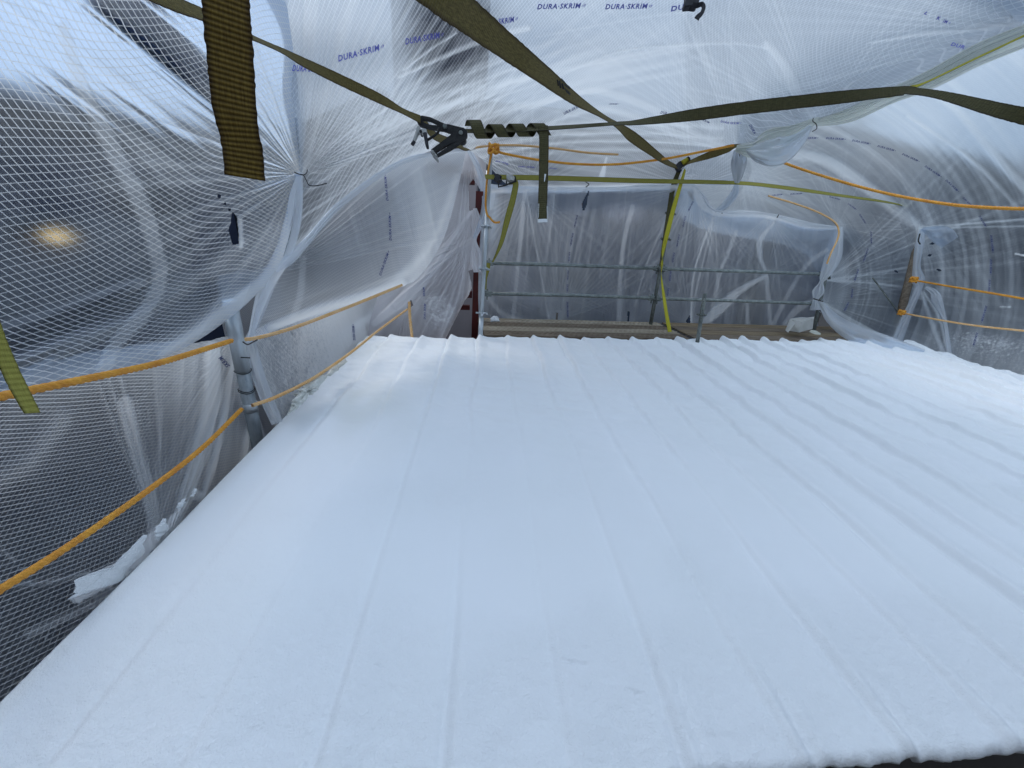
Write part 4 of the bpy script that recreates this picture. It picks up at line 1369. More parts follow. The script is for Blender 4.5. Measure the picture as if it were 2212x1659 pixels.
# dark frame under the near edge
t = thing('platform_frame', 'dark green steel platform frame just showing below the ragged near roof edge', 'platform')
bm = bmesh.new()
box_bm(bm, (2.2, 0.46, -0.20), (3.6, 0.05, 0.10), bev=0.004)
from_bm('rail', bm, M['green_steel'], t)
bm = bmesh.new()
box_bm(bm, (2.2, 0.30, -0.30), (3.6, 0.45, 0.03), bev=0.004)
from_bm('deck_plate', bm, M['green_steel'], t)
for xx in (1.35, 1.75, 2.4):
    tube('brace', [(xx, .53, -.30), (xx + .08, .50, -.05)], 0.012, M['black_steel'], t)

# ------------------------------------------------------------------ deck planks
E1 = np.array([0.9923, 0.124, 0.0])
E2 = np.array([-0.124, 0.9923, 0.0])
O0 = np.array([0.0, 4.93, -0.012])
rotd = Matrix(((E1[0], E2[0], 0), (E1[1], E2[1], 0), (0, 0, 1)))


def plank(s0, s1, k, wdt, mat, label, group, slots=False):
    bm = bmesh.new()
    box_bm(bm, O0 + E1 * (s0 + s1) / 2 + E2 * (wdt * (k + .5)), (s1 - s0, wdt - 0.014, 0.04), rotd, 0.004)
    if slots:
        n_ = int((s1 - s0) / 0.075)
        for a in range(n_):
            for b in (-.25, 0.02, .28):
                box_bm(bm, O0 + E1 * (s0 + 0.05 + a * 0.075 + (0.03 if b == .02 else 0)) + E2 * (wdt * (k + .5 + b)) + np.array([0, 0, .0215]), (0.035, 0.016, 0.006), rotd)
    o = from_bm('deck_plank', bm, mat, None)
    tag(o, label, 'plank', group)


names = ['front', 'second', 'third', 'back']
for k in range(4):
    plank(0.05, 2.98, k, 0.235, M['plank_dark'] if k % 2 == 0 else M['plank_light'], f'{"brown" if k % 2 == 0 else "pale tan"} slotted scaffold plank, {["nearest the roof edge", "one in from the roof edge", "one in from the far plastic wall", "against the far plastic wall"][k]} in the left bay', 'planks of the far scaffold deck', True)
    plank(3.08, 6.6, k, 0.235, M['plank_wood'] if k % 2 else M['plank_dark'], f'weathered wooden scaffold plank, {["nearest the roof edge", "one in from the roof edge", "one in from the far plastic wall", "against the far plastic wall"][k]} in the right bay', 'planks of the far scaffold deck')
bm = bmesh.new()
box_bm(bm, O0 + E1 * 3.03 + E2 * 0.47 + np.array([0, 0, -.012]), (0.075, 0.98, 0.03), rotd, 0.003)
for a in range(6):
    box_bm(bm, O0 + E1 * 3.03 + E2 * (0.08 + .16 * a) + np.array([0, 0, .008]), (0.055, 0.03, 0.012), rotd)
tag(from_bm('deck_ledger', bm, M['black_plastic']), 'black steel ledger showing in the gap between the two deck bays', 'ledger')
bm = bmesh.new()
box_bm(bm, O0 + E1 * 3.3 + E2 * (-0.03) + np.array([0, 0, -.06]), (6.7, 0.03, 0.08), rotd, 0.003)
tag(from_bm('toe_beam', bm, M['black_plastic']), 'dark beam under the deck edge beside the far roof edge', 'beam')


# ------------------------------------------------------------------ scaffold
def rosette(parent, c, axis, r=0.075, mat='steel_dull'):
    bm = bmesh.new()
    q = Vector(axis).to_track_quat('Z', 'Y')
    g = bmesh.ops.create_cone(bm, cap_ends=True, segments=24, radius1=r, radius2=r, depth=0.012)
    for k in range(4):
        a = k * math.pi / 2 + .4
        g2 = bmesh.ops.create_cube(bm, size=1)
        bmesh.ops.transform(bm, matrix=Matrix.Translation((math.cos(a) * r * .95, math.sin(a) * r * .95, 0)) @ Matrix.Rotation(a, 4, 'Z') @ Matrix.Diagonal((.035, .03, .02, 1)), verts=g2['verts'])
    bmesh.ops.transform(bm, matrix=Matrix.Translation(Vector(c)) @ q.to_matrix().to_4x4(), verts=bm.verts)
    return from_bm('rosette', bm, M[mat], parent)


def post(name, label, top, bot, r, mat, ros=(), group='scaffold standards', collars=(), rmat='steel_dull', rr_=0.075):
    t_ = thing(name, label, 'scaffold post', group)
    top, bot = np.array(top), np.array(bot)
    tube('tube', [bot, top], r, M[mat], t_, 20)
    ax = top - bot
    for f_ in ros:
        rosette(t_, bot + ax * f_, ax, rr_, rmat)
    for f_, h, k in collars:
        tube('collar', [bot + ax * (f_ - h / 2), bot + ax * (f_ + h / 2)], r * k, M[mat], t_, 20)
    return t_


# near left pole (vertical, just outside the left eave)
pb = PX(562, 985, -1.54)
pt = np.array([pb[0], pb[1], 0.0])
ztop = PX(497, 655, -1.54)[2]
t = post('scaffold_post', 'thick near galvanised pole at the left eave, dark patches and a pale collar on it', (pb[0], pb[1], ztop), (pb[0], pb[1], -1.2), 0.041, 'steel', (), collars=())
zc = PX(540, 880, -1.54)[2]
tube('collar', [(pb[0], pb[1], zc - .03), (pb[0], pb[1], zc + .035)], 0.045, M['steel_bright'], t, 20)
zj = PX(530, 800, -1.54)[2]
tube('upper_sleeve', [(pb[0], pb[1], zj), (pb[0], pb[1], ztop + .002)], 0.044, M['steel_bright'], t, 20)
for zz in (PX(536, 838, -1.54)[2], PX(536, 842, -1.54)[2], zj + .005):
    th = np.linspace(0, 2 * math.pi, 24)
    tube('wire_tie', np.stack([pb[0] + .048 * np.cos(th), pb[1] + .048 * np.sin(th), zz + .006 * np.sin(th * 2)], -1), 0.0025, M['wire'], t, 6)

d1, d2 = 5.02, 6.28
P1b, P1t = D(1037, 742, d1), D(1060, 326, 4.75)
post('scaffold_post', 'bright galvanised post with an orange rope knotted round its top, left end of deck', P1t, P1b, 0.026, 'steel_bright', (0.165, 0.40, 0.62), rmat='steel_bright', rr_=0.06, collars=((0.07, 0.15, 1.12),))
P2b, P2t = PY(1405, 702, 6.0, 0.085), None
P2b = D(1405, 702, 6.32)
P2t = D(1466, 362, 5.95)
t = post('scaffold_post', 'leaning grey post in the middle of the far deck, wrapped by yellow webbing', P2t, P2b, 0.028, 'steel_dull', (0.17, 0.36, 0.56, 0.72), rr_=0.07)
P3b, P3t = D(1757, 716, 6.72), D(1806, 492, 6.75)
post('scaffold_post', 'far right deck post half wrapped in tied white film', P3t, P3b, 0.030, 'steel_dull', (0.25, 0.52))
P4b, P4t = D(1928, 748, 6.95), D(1990, 500, 7.15)
post('scaffold_post', 'blurred brown post behind the plastic at the right corner, two orange ropes tied to it', P4t, P4b, 0.06, 'plank_dark')
P5b, P5t = D(1506, 742, 5.55), D(1523, 634, 5.45)
t = post('scaffold_post', 'short perforated grey stub post standing in front of the far deck', P5t, P5b, 0.026, 'steel_dull', (0.58,), rr_=0.06)
for a in np.linspace(.5, .92, 6):
    c = P5b + (P5t - P5b) * a + (EYE - P5b) / np.linalg.norm(EYE - P5b) * 0.0262
    bm = bmesh.new()
    bmesh.ops.create_cone(bm, cap_ends=True, segments=10, radius1=.006, radius2=.006, depth=.002)
    q = Vector(EYE - P5b).to_track_quat('Z', 'Y').to_matrix().to_4x4()
    bmesh.ops.transform(bm, matrix=Matrix.Translation(Vector(c)) @ q, verts=bm.verts)
    from_bm('pin_hole', bm, M['wire'], t)


def rail(label, pts, r=0.026, mat='rail_steel'):
    t_ = thing('guard_rail', label, 'guard rail', 'guard rails along the far deck')
    tube('tube', pts, r, M[mat], t_, 16)
    for e0, e1 in ((0, 1), (-1, -2)):
        a, b = np.array(pts[e0]), np.array(pts[e1])
        dd = _n(b - a)
        bm = bmesh.new()
        q = Vector(dd).to_track_quat('X', 'Z').to_matrix()
        box_bm(bm, a + dd * 0.04, (0.10, 0.045, 0.075), q, 0.006)
        box_bm(bm, a + dd * 0.03 + np.array([0, 0, -.01]), (0.02, 0.02, 0.15), q, 0.003)
        from_bm('wedge_head', bm, M[mat], t_)
    return t_


rail('upper guard rail between the bright left post and the leaning middle post', [D(1052, 568, 5.55), D(1200, 572, 5.9), D(1424, 580, 6.22)])
rail('lower guard rail between the bright left post and the leaning middle post', [D(1048, 634, 5.6), D(1240, 638, 5.95), D(1412, 644, 6.26)])
rail('upper guard rail between the middle post and the wrapped right post', [D(1430, 581, 6.22), D(1600, 586, 6.45), D(1780, 592, 6.7)])
rail('lower guard rail between the middle post and the wrapped right post', [D(1416, 645, 6.26), D(1590, 650, 6.45), D(1762, 656, 6.7)])
rail('upper guard rail seen blurred through plastic, running on to the right corner', [D(1785, 596, 7.3), D(1965, 608, 7.4)], 0.03)
rail('lower guard rail seen blurred through plastic, running on to the right corner', [D(1780, 660, 7.2), D(1935, 690, 7.3)], 0.03)
for lab, a, b in (('thin diagonal brace rising leftwards outside the far plastic wall', (1262, 455), (1402, 575)), ('thin diagonal brace falling leftwards outside the far plastic wall', (1405, 592), (1130, 745)), ('thin diagonal brace outside the plastic near the right corner post', (1885, 600), (1960, 700))):
    o = tube('cross_brace', [D(*a, 7.0), D(*b, 7.0)], 0.012, M['steel_dull'], None, 10)
    tag(o, lab, 'brace', 'diagonal braces outside the film')
# rotten rope post
o = rope('rope_hank', [D(884, 652, 4.85), D(886, 690, 4.85), D(892, 745, 4.85)], 0.016, M['rope_pale'], 'short vertical pale rope hanging to the roof edge before the corner plastic', group='orange rope lines')


# ------------------------------------------------------------------ straps
def strap(name, label, path, mat, W=0.075, nl=160, group='tie-down straps', parent=None, thick=0.0035, sag=0.0):
    """path: (px,py,depth,projected width px [negative = turned over])"""
    c = catmull(np.array(path, float), nl)
    # interpolate inverse depth so straight runs stay straight
    C = np.array([D(*r_[:3]) for r_ in c])
    T = np.gradient(C, axis=0)
    T /= np.linalg.norm(T, axis=1)[:, None]
    view = C - EYE
    view /= np.linalg.norm(view, axis=1)[:, None]
    side = np.cross(T, view)
    side /= np.linalg.norm(side, axis=1)[:, None]
    nrm = np.cross(side, T)
    hw = c[:, 3] * c[:, 2] / F / 2
    full = np.maximum(np.abs(hw), W / 2)
    cs = np.clip(hw / full, -1, 1)
    sn = np.sqrt(1 - cs ** 2)
    wv = (side * cs[:, None] + nrm * sn[:, None]) * full[:, None]
    nn = np.cross(T, wv)
    nn /= np.linalg.norm(nn, axis=1)[:, None]
    s = np.linspace(-1, 1, 9)
    k = np.concatenate([[0], np.cumsum(np.linalg.norm(np.diff(C, axis=0), axis=1))])
    fray = 1 + 0.06 * (vnoise(k * 130, k * 0, 3) - .5)
    top = C[:, None] + wv[:, None] * s[None, :, None] * fray[:, None, None] + nn[:, None] * thick / 2
    bot = C[:, None] + wv[:, None] * s[None, ::-1, None] * fray[:, None, None] - nn[:, None] * thick / 2
    P = np.concatenate([top, bot, top[:, :1]], 1)
    vv = np.concatenate([(s + 1) / 2, (s[::-1] + 1) / 2, [0]])
    uv = np.stack(np.broadcast_arrays(k[:, None], vv[None]), -1)
    me, _ = grid_mesh(name, P, uv, smooth=False)
    # end caps
    bm = bmesh.new()
    bm.from_mesh(me)
    bmesh.ops.remove_doubles(bm, verts=bm.verts, dist=1e-5)
    bmesh.ops.holes_fill(bm, edges=[e for e in bm.edges if e.is_boundary], sides=0)
    bm.to_mesh(me)
    bm.free()
    o = link(name, me, mat, parent)
    if label:
        tag(o, label, 'strap', group)
    return o


strap('hanging_strap', 'wide ribbed brown strap tail hanging close to the camera at upper left, frayed dark edges', [(478, -120, .76, 88), (488, 0, .77, 88), (498, 120, .79, 86), (508, 240, .81, 80), (524, 320, .83, 74), (530, 384, .84, 74)], M['strap_brown'], W=0.06)
K2 = strap('tie_down_strap', 'long thin olive strap running from the top left down to the big black ratchet', [(250, -52, 1.35, 34), (365, 2, 1.55, 28), (450, 36, 1.75, 20), (535, 76, 2.0, 9), (600, 106, 2.25, 8), (650, 132, 2.45, 16), (740, 175, 2.75, 20), (820, 213, 2.9, 18), (870, 240, 3.0, 10), (908, 258, 3.08, 14)], M['strap_olive'])
K3 = strap('tie_down_strap', 'broad brown strap with worn black print, crossing diagonally down to the middle far post', [(890, -60, .95, 74), (965, -2, 1.12, 70), (1030, 50, 1.35, 58), (1100, 105, 1.65, 46), (1170, 158, 2.0, 34), (1235, 208, 2.5, 22), (1290, 243, 3.0, 9), (1325, 266, 3.4, 8), (1365, 295, 3.9, 20), (1405, 325, 4.5, 16), (1440, 350, 5.3, 10), (1466, 362, 5.85, 6)], M['strap_olive'], W=0.085)
# worn stencil on the strap
t0 = K3
for k, (a, b, wd) in enumerate((((1204, 172), (1206, 186), 3), ((1208, 174), (1211, 190), 4), ((1214, 180), (1217, 192), 4), ((1219, 182), (1231, 192), 2.5), ((1217, 190), (1230, 200), 2.5), ((1223, 197), (1232, 204), 3), ((1212, 170), (1220, 178), 2.5))):
    strap('worn_print', None, [(a[0], a[1], 2.05 + .01 * k + (a[0] - 1204) * .012, wd), (b[0], b[1], 2.05 + .01 * k + (b[0] - 1204) * .012, wd)], M['black_steel'], W=0.004, nl=4, parent=t0, thick=.001)
K4 = strap('tie_down_strap', 'long dark olive strap stretched from the big ratchet right across beneath the canopy hem', [(980, 280, 3.15, 8), (1010, 283, 3.15, 7), (1100, 281, 3.15, 7), (1200, 276, 3.1, 7), (1330, 267, 3.05, 6), (1380, 264, 3.0, 10), (1500, 248, 2.95, 22), (1620, 232, 2.85, 24), (1800, 212, 2.7, 24), (1940, 197, 2.6, 17), (1975, 197, 2.55, 12), (2020, 203, 2.5, 13), (2060, 212, 2.45, 16), (2150, 236, 2.35, 24), (2212, 251, 2.3, 28), (2330, 280, 2.2, 32)], M['strap_dark'], nl=260)
strap('tie_down_strap', 'short olive strap passing under the big ratchet to the gathered corner tie', [(915, 262, 3.2, 10), (935, 290, 3.4, 14), (965, 305, 3.8, 16), (990, 312, 4.3, 14), (1003, 320, 4.7, 6), (1012, 322, 4.9, 3)], M['strap_olive'])
strap('hanging_strap', 'black strap tail hanging straight down from the wrapped strap, white paint on its cut end', [(1173, 272, 3.1, 21), (1175, 300, 3.1, 21), (1174, 380, 3.1, 20), (1172, 440, 3.1, 20), (1172, 478, 3.1, 20)], M['strap_dark'], W=0.06)
hang = bpy.data.objects['hanging_strap.001'] if 'hanging_strap.001' in bpy.data.objects else None
strap('paint_drip', None, [(1172, 473, 3.085, 21), (1172, 480, 3.085, 21)], M['paint_white'], W=.05, nl=4, parent=hang, thick=.003)
for a, b, wd in (((1182, 445), (1182, 472), 1.6), ((1178, 376), (1176, 392), 4), ((1164, 440), (1163, 470), 1.2)):
    strap('paint_drip', None, [(a[0], a[1], 3.085, wd), (b[0], b[1], 3.085, wd * .4)], M['paint_white'], W=.003, nl=8, parent=hang, thick=.002)
# spiral wrap of the free strap round K4
sp_ = []
for i in range(240):
    a = i / 239
    ph = a * 2 * math.pi * 3.6 + 2.4
    px = 1016 + (1178 - 1016) * a
    rad = 0.055 + 0.05 * max(0.0, 1 - a / .22)
    c = D(px, 284 - 4 * a, 3.15)
    sp_.append(c + rad * (math.cos(ph) * (R @ [0, 1, 0]) * 0.9 + math.sin(ph) * (R @ [0, 0, 1]) * 0.6))
sp_ = np.array(sp_)
axis_ = R @ [1, 0, 0]
wv = axis_[None] * 0.5 + 0 * sp_
hw_ = 0.050
A_ = np.stack([sp_ - axis_ * hw_, sp_ - axis_ * hw_ / 3, sp_ + axis_ * hw_ / 3, sp_ + axis_ * hw_], 1)
kk = np.arange(240) * 0.006
me, _ = grid_mesh('wrapped_tail', A_, np.stack(np.broadcast_arrays(kk[:, None], np.linspace(0, 1, 4)[None]), -1))
link('wrapped_tail', me, M['strap_dark'], K4)

strap('tie_down_strap', 'straight yellow-green strap running level from the small ratchet across in front of the far wall', [(1048, 382, 4.65, 9), (1100, 383, 4.75, 10), (1200, 385, 5.0, 10), (1400, 391, 5.6, 9), (1590, 395, 6.0, 7), (1700, 406, 6.2, 7), (1820, 423, 6.4, 5), (1900, 434, 6.6, 4), (1960, 445, 7.2, 2)], M['strap_yellow'], W=.06, nl=120)
strap('hanging_strap', 'loose yellow-green tail hanging from the small ratchet', [(1104, 392, 4.7, 8), (1114, 396, 4.7, 12), (1108, 430, 4.75, 13), (1097, 470, 4.8, 13), (1084, 520, 4.9, 9), (1073, 548, 4.95, 5), (1064, 566, 5.0, 3)], M['strap_yellow'], W=.06)
strap('hanging_strap', 'short yellow-green end dangling beside the bright post below the upper rail', [(1055, 568, 5.3, 9), (1053, 582, 5.3, 10), (1050, 600, 5.3, 5), (1048, 625, 5.3, 5)], M['strap_yellow'], W=.05)
strap('hanging_strap', 'dark grey-green strap lying down the middle post', [(1468, 366, 5.85, 8), (1455, 400, 5.9, 10), (1446, 450, 5.95, 9), (1434, 520, 6.0, 6), (1426, 575, 6.05, 4)], M['strap_dark'], W=.06)
strap('hanging_strap', 'yellow strap twisting down beside the middle post', [(1480, 366, 5.8, 4), (1470, 400, 5.8, 7), (1455, 450, 5.8, 9), (1440, 510, 5.8, 9), (1432, 545, 5.9, 5), (1430, 570, 5.9, -4), (1429, 600, 5.9, 2), (1434, 640, 5.9, 6), (1440, 680, 5.85, 7), (1447, 717, 5.8, 8)], M['strap_bright'], W=.055)
strap('tie_down_strap', 'short olive strap rising from the middle post top to the canopy knot', [(1474, 360, 5.8, 3), (1490, 350, 5.7, 6), (1530, 336, 5.5, 14), (1570, 322, 5.2, 15), (1592, 315, 5.1, 6), (1620, 314, 5.0, 6), (1640, 318, 4.9, 3)], M['strap_olive'], W=.075)
strap('tie_down_strap', 'bright yellow strap edge running up along the gathered canopy hem at upper right', [(1911, 209, 3.3, 3), (1930, 204, 3.25, 9), (1960, 192, 3.2, 9), (2000, 178, 3.1, 3), (2100, 130, 2.9, 3), (2212, 77, 2.7, 3), (2330, 20, 2.5, 3)], M['strap_bright'], W=.03)
strap('hanging_strap', 'green-olive strap end dangling in front of the orange rope at the far left', [(-30, 640, .95, 14), (-8, 720, .95, 20), (18, 790, .95, 24), (42, 840, .95, 24), (70, 892, .95, 20)], M['strap_yellow'], W=.03)


# ------------------------------------------------------------------ ratchets, clamp
def slab(name, pts, d, th, mat, parent, bev=0.003):
    bm = bmesh.new()
    fw = ray(CX, CY)
    a = [bm.verts.new(D(x, y, d)) for x, y in pts]
    b = [bm.verts.new(D(x, y, d) + fw * th) for x, y in pts]
    n_ = len(pts)
    bm.faces.new(a)
    bm.faces.new(b[::-1])
    es = []
    for i in range(n_):
        bm.faces.new((a[i], b[i], b[(i + 1) % n_], a[(i + 1) % n_]))
    if bev:
        bmesh.ops.bevel(bm, geom=[e for e in bm.edges], offset=bev, segments=1, affect='EDGES')
    return from_bm(name, bm, mat, parent)


def frame_slab(name, outer, inner, d, th, mat, parent):
    """closed outline with one opening, outer and inner same length"""
    bm = bmesh.new()
    fw = ray(CX, CY)
    n_ = len(outer)
    L = []
    for off in (0, th):
        L.append([bm.verts.new(D(x, y, d) + fw * off) for x, y in outer])
        L.append([bm.verts.new(D(x, y, d) + fw * off) for x, y in inner])
    for i in range(n_):
        j = (i + 1) % n_
        bm.faces.new((L[0][i], L[0][j], L[1][j], L[1][i]))
        bm.faces.new((L[2][i], L[2][j], L[3][j], L[3][i]))
        bm.faces.new((L[0][i], L[0][j], L[2][j], L[2][i]))
        bm.faces.new((L[1][i], L[1][j], L[3][j], L[3][i]))
    return from_bm(name, bm, mat, parent)


def disc(name, x, y, d, rpx, th, mat, parent, seg=20):
    return slab(name, [(x + rpx * math.cos(t_), y + rpx * math.sin(t_)) for t_ in np.linspace(0, 2 * math.pi, seg + 1)[:-1]], d, th, mat, parent, 0.0015)


rt = thing('ratchet', 'large blackened ratchet buckle with its handle hanging open, joining the two long straps', 'ratchet', 'ratchet buckles')
K = 0.1640
def c2(x, y):          # detail-crop coordinates (420 px wide crop blown up to 2212) -> picture
    return (864 + x * K, 216 + y * K)
frame_slab('hook_loop', [c2(*p) for p in ((225, 225), (290, 203), (400, 225), (520, 280), (630, 330), (640, 380), (560, 390), (400, 370), (260, 330), (225, 290))],
           [c2(*p) for p in ((300, 250), (330, 250), (400, 262), (480, 300), (520, 330), (520, 342), (480, 332), (400, 325), (320, 300), (300, 280))], 3.1, .03, M['black_steel'], rt)
slab('side_plate', [c2(*p) for p in ((540, 310), (640, 318), (790, 355), (840, 360), (875, 400), (888, 460), (860, 500), (790, 500), (740, 440), (650, 430), (560, 400))], 3.06, .02, M['black_steel'], rt)
slab('side_plate', [c2(*p) for p in ((560, 330), (660, 340), (800, 375), (850, 400), (870, 460), (800, 500), (740, 430), (600, 400))], 3.14, .02, M['black_steel'], rt)
frame_slab('handle', [c2(*p) for p in ((690, 440), (800, 380), (885, 400), (885, 470), (850, 520), (680, 640), (480, 745), (405, 685), (410, 650), (520, 570))],
           [c2(*p) for p in ((720, 560), (735, 540), (745, 545), (700, 575), (650, 600), (580, 650), (495, 705), (470, 690), (475, 680), (600, 600))], 3.02, .025, M['black_steel'], rt)
slab('handle_grip', [c2(*p) for p in ((400, 660), (425, 650), (490, 725), (475, 748))], 3.0, .09, M['silver'], rt)
disc('axle', *c2(800, 425), 3.03, 9, .12, M['black_steel'], rt)
disc('axle', *c2(800, 425), 3.012, 4.5, .02, M['steel_dull'], rt)
disc('rivet', *c2(590, 335), 3.04, 4.5, .06, M['steel_dull'], rt)
disc('rivet', *c2(425, 672), 2.985, 3, .03, M['silver'], rt)
gear = []
for i in range(24):
    r_ = 11 if i % 2 else 8
    a = i / 24 * 2 * math.pi
    x, y = c2(720, 450)
    gear.append((x + r_ * math.cos(a), y + r_ * math.sin(a)))
slab('gear_wheel', gear, 3.1, .012, M['black_steel'], rt, 0)
tube('release_bar', [D(*c2(520, 370), 3.05), D(*c2(500, 430), 3.05), D(*c2(440, 480), 3.05), D(*c2(360, 530), 3.05)], 0.010, M['black_steel'], rt, 8)

cl = thing('spring_clamp', 'worn metal spring clamp with open black-tipped handles hanging under the big ratchet loop', 'clamp')
slab('jaw', [c2(*p) for p in ((225, 345), (250, 330), (262, 350), (262, 395), (240, 440), (210, 445), (212, 380))], 3.05, .03, M['silver'], cl)
slab('jaw', [c2(*p) for p in ((262, 380), (330, 370), (350, 385), (348, 450), (330, 470), (312, 430), (262, 438), (240, 430))], 3.04, .03, M['silver'], cl)
tube('handle', [D(*c2(228, 430), 3.05), D(*c2(205, 500), 3.05), D(*c2(180, 560), 3.05), D(*c2(162, 590), 3.05)], [0.016, .014, .013, .010], M['silver'], cl, 10)
tube('handle', [D(*c2(330, 440), 3.05), D(*c2(342, 510), 3.05), D(*c2(354, 580), 3.05), D(*c2(368, 640), 3.05)], [0.016, .014, .013, .010], M['black_plastic'], cl, 10)
tube('handle_tip', [D(*c2(190, 545), 3.045), D(*c2(160, 592), 3.045)], 0.0135, M['black_plastic'], cl, 10)
disc('pivot', *c2(270, 408), 3.03, 3, .06, M['black_steel'], cl)

r2 = thing('ratchet', 'small ratchet buckle on the level yellow-green strap near the bright post', 'ratchet', 'ratchet buckles')
slab('hook_loop', [(1066, 374), (1076, 375), (1084, 380), (1078, 384), (1084, 390), (1075, 392), (1066, 386), (1070, 381)], 4.66, .05, M['black_plastic'], r2)
slab('side_plate', [(1094, 376), (1108, 378), (1112, 382), (1110, 390), (1098, 389), (1094, 384)], 4.64, .06, M['silver'], r2)
slab('side_plate', [(1106, 380), (1114, 380), (1116, 392), (1100, 394), (1102, 389)], 4.68, .06, M['black_steel'], r2)
tube('handle', [D(1078, 388, 4.64), D(1077, 404, 4.62), D(1092, 400, 4.62), D(1112, 392, 4.64)], .009, M['black_steel'], r2, 8)
tube('handle', [D(1094, 390, 4.64), D(1094, 398, 4.64)], .007, M['black_steel'], r2, 8)
# small winch head at the top of the middle post
r3 = thing('ratchet', 'small black and yellow ratchet bundle at the top of the leaning middle post', 'ratchet', 'ratchet buckles')
slab('body', [(1459, 357), (1466, 349), (1476, 345), (1480, 352), (1474, 360), (1474, 368), (1466, 368), (1462, 362)], 5.75, .06, M['black_plastic'], r3)
tube('webbing_roll', [D(1473, 352, 5.75), D(1486, 345, 5.75)], .034, M['strap_bright'], r3, 14)
tube('end_disc', [D(1486, 345, 5.74), D(1488, 344, 5.74)], .04, M['black_plastic'], r3, 14)
tube('pin', [D(1472, 366, 5.74), D(1476, 362, 5.74)], .014, M['silver'], r3, 8)


# ------------------------------------------------------------------ ropes
G = 'orange rope lines'
rope('rope', [PX(-200, 905, -1.30), PX(0, 857, -1.31), PX(180, 820, -1.32), PX(340, 785, -1.34), PX(440, 755, -1.38), PX(500, 736, -1.42)], 0.0118, M['rope_orange'], 'thick upper orange rope from the left edge of the picture to the near pole', group=G)
rope('rope', [D(520, 734, 2.52), D(560, 729, 2.65), D(640, 706, 2.9), D(740, 668, 3.25), D(810, 640, 3.55), D(868, 616, 3.9)], 0.0115, M['rope_pale'], 'upper pale orange rope beyond the near pole, going behind the swollen curtain', group=G)
rope('rope', [PX(-160, 1370, -1.36), PX(0, 1274, -1.37), PX(160, 1172, -1.40), (PX(330, 1052, -1.40)), PX(440, 965, -1.43), PX(522, 884, -1.45)], 0.0115, M['rope_orange'], 'lower orange rope dropping from the near pole to the lower left corner', group=G)
rope('rope', [D(545, 876, 2.42), D(600, 856, 2.6), D(680, 815, 2.95), D(760, 760, 3.5), D(820, 712, 4.1), D(880, 668, 4.8)], 0.0105, M['rope_pale'], 'lower pale orange rope beyond the near pole, above the crumpled plastic', group=G)
rope('rope', [D(1075, 326, 4.7), D(1090, 332, 4.7), D(1160, 345, 4.8), D(1240, 354, 4.9), D(1330, 355, 5.0), D(1430, 344, 5.05), D(1510, 329, 5.0), D(1585, 314, 4.95)], 0.013, M['rope_orange'], 'sagging orange rope from the knot on the bright post to the canopy hem', group=G)
rope('rope', [D(1012, 321, 5.0), D(1060, 315, 5.0), D(1120, 314, 5.05), D(1200, 321, 5.1), D(1270, 330, 5.2), D(1335, 334, 5.4)], 0.012, M['rope_pale'], 'faint pale rope just above the sagging rope, fading into the canopy', group=G)
rope('rope', [D(1668, 342, 5.0), D(1730, 365, 4.9), D(1830, 396, 4.7), D(1930, 421, 4.4), D(2040, 440, 4.0), D(2130, 448, 3.7), D(2230, 451, 3.4), D(2380, 448, 3.0)], 0.0135, M['rope_orange'], 'long orange rope curving down to the right from under the canopy hem', group=G)
rope('rope', [D(1062, 330, 4.68), D(1056, 360, 4.7), D(1051, 400, 4.75), D(1049, 440, 4.8), D(1052, 462, 4.8), D(1058, 470, 4.8), D(1068, 480, 4.8), D(1080, 480, 4.8)], 0.0115, M['rope_orange'], 'orange rope end hanging down the bright post with a frayed tip', group=G)
rope('rope', [D(1660, 423, 6.1), D(1720, 441, 6.2), D(1770, 460, 6.3), D(1803, 480, 6.35), D(1812, 500, 6.35), D(1808, 520, 6.35), D(1796, 545, 6.35), D(1786, 570, 6.4)], 0.012, M['rope_pale'], 'thin pale rope running down to the wrapped right post', group=G)
rope('rope', [D(1965, 602, 6.5), D(1985, 607, 6.45), D(2060, 620, 5.9), D(2140, 633, 5.4), D(2225, 648, 5.0), D(2330, 668, 4.5)], 0.013, M['rope_orange'], 'upper orange rope from the right corner post to the right edge', group=G)
rope('rope', [D(1940, 673, 6.5), D(1965, 679, 6.4), D(2040, 693, 5.8), D(2120, 705, 5.3), D(2225, 716, 4.9), D(2330, 728, 4.5)], 0.012, M['rope_pale'], 'lower pale orange rope from the right corner post to the right edge', group=G)


def knot(label, c, r, rr, mat, seed=1, d=None):
    rd = random.Random(seed)
    pts = []
    for i in range(26):
        a = i / 25 * 2 * math.pi * 3.2
        pts.append(np.array(c) + np.array([r * math.cos(a) * (0.7 + .3 * rd.random()), r * .8 * math.sin(a), r * 0.75 * math.sin(a * 1.37 + 1) * (.7 + .5 * rd.random())]))
    return rope('rope_knot', pts, rr, mat, label, 'knot', 'rope knots')


knot('bulky orange knot round the top of the bright left post', D(1066, 322, 4.68), 0.062, .013, M['rope_orange'], 2)
knot('orange knot on the upper rope at the right corner post', D(1974, 604, 6.5), 0.05, .012, M['rope_orange'], 3)
knot('orange knot on the lower rope at the right corner post', D(1948, 675, 6.45), 0.045, .012, M['rope_orange'], 4)


# ------------------------------------------------------------------ tie wires and small dark scraps
def wire(label, pts, r=0.003):
    o = tube('tie_wire', catmull(np.array([D(*p) for p in pts]), 40), r, M['wire'], None, 6)
    tag(o, label, 'wire', 'tie wires on the film')


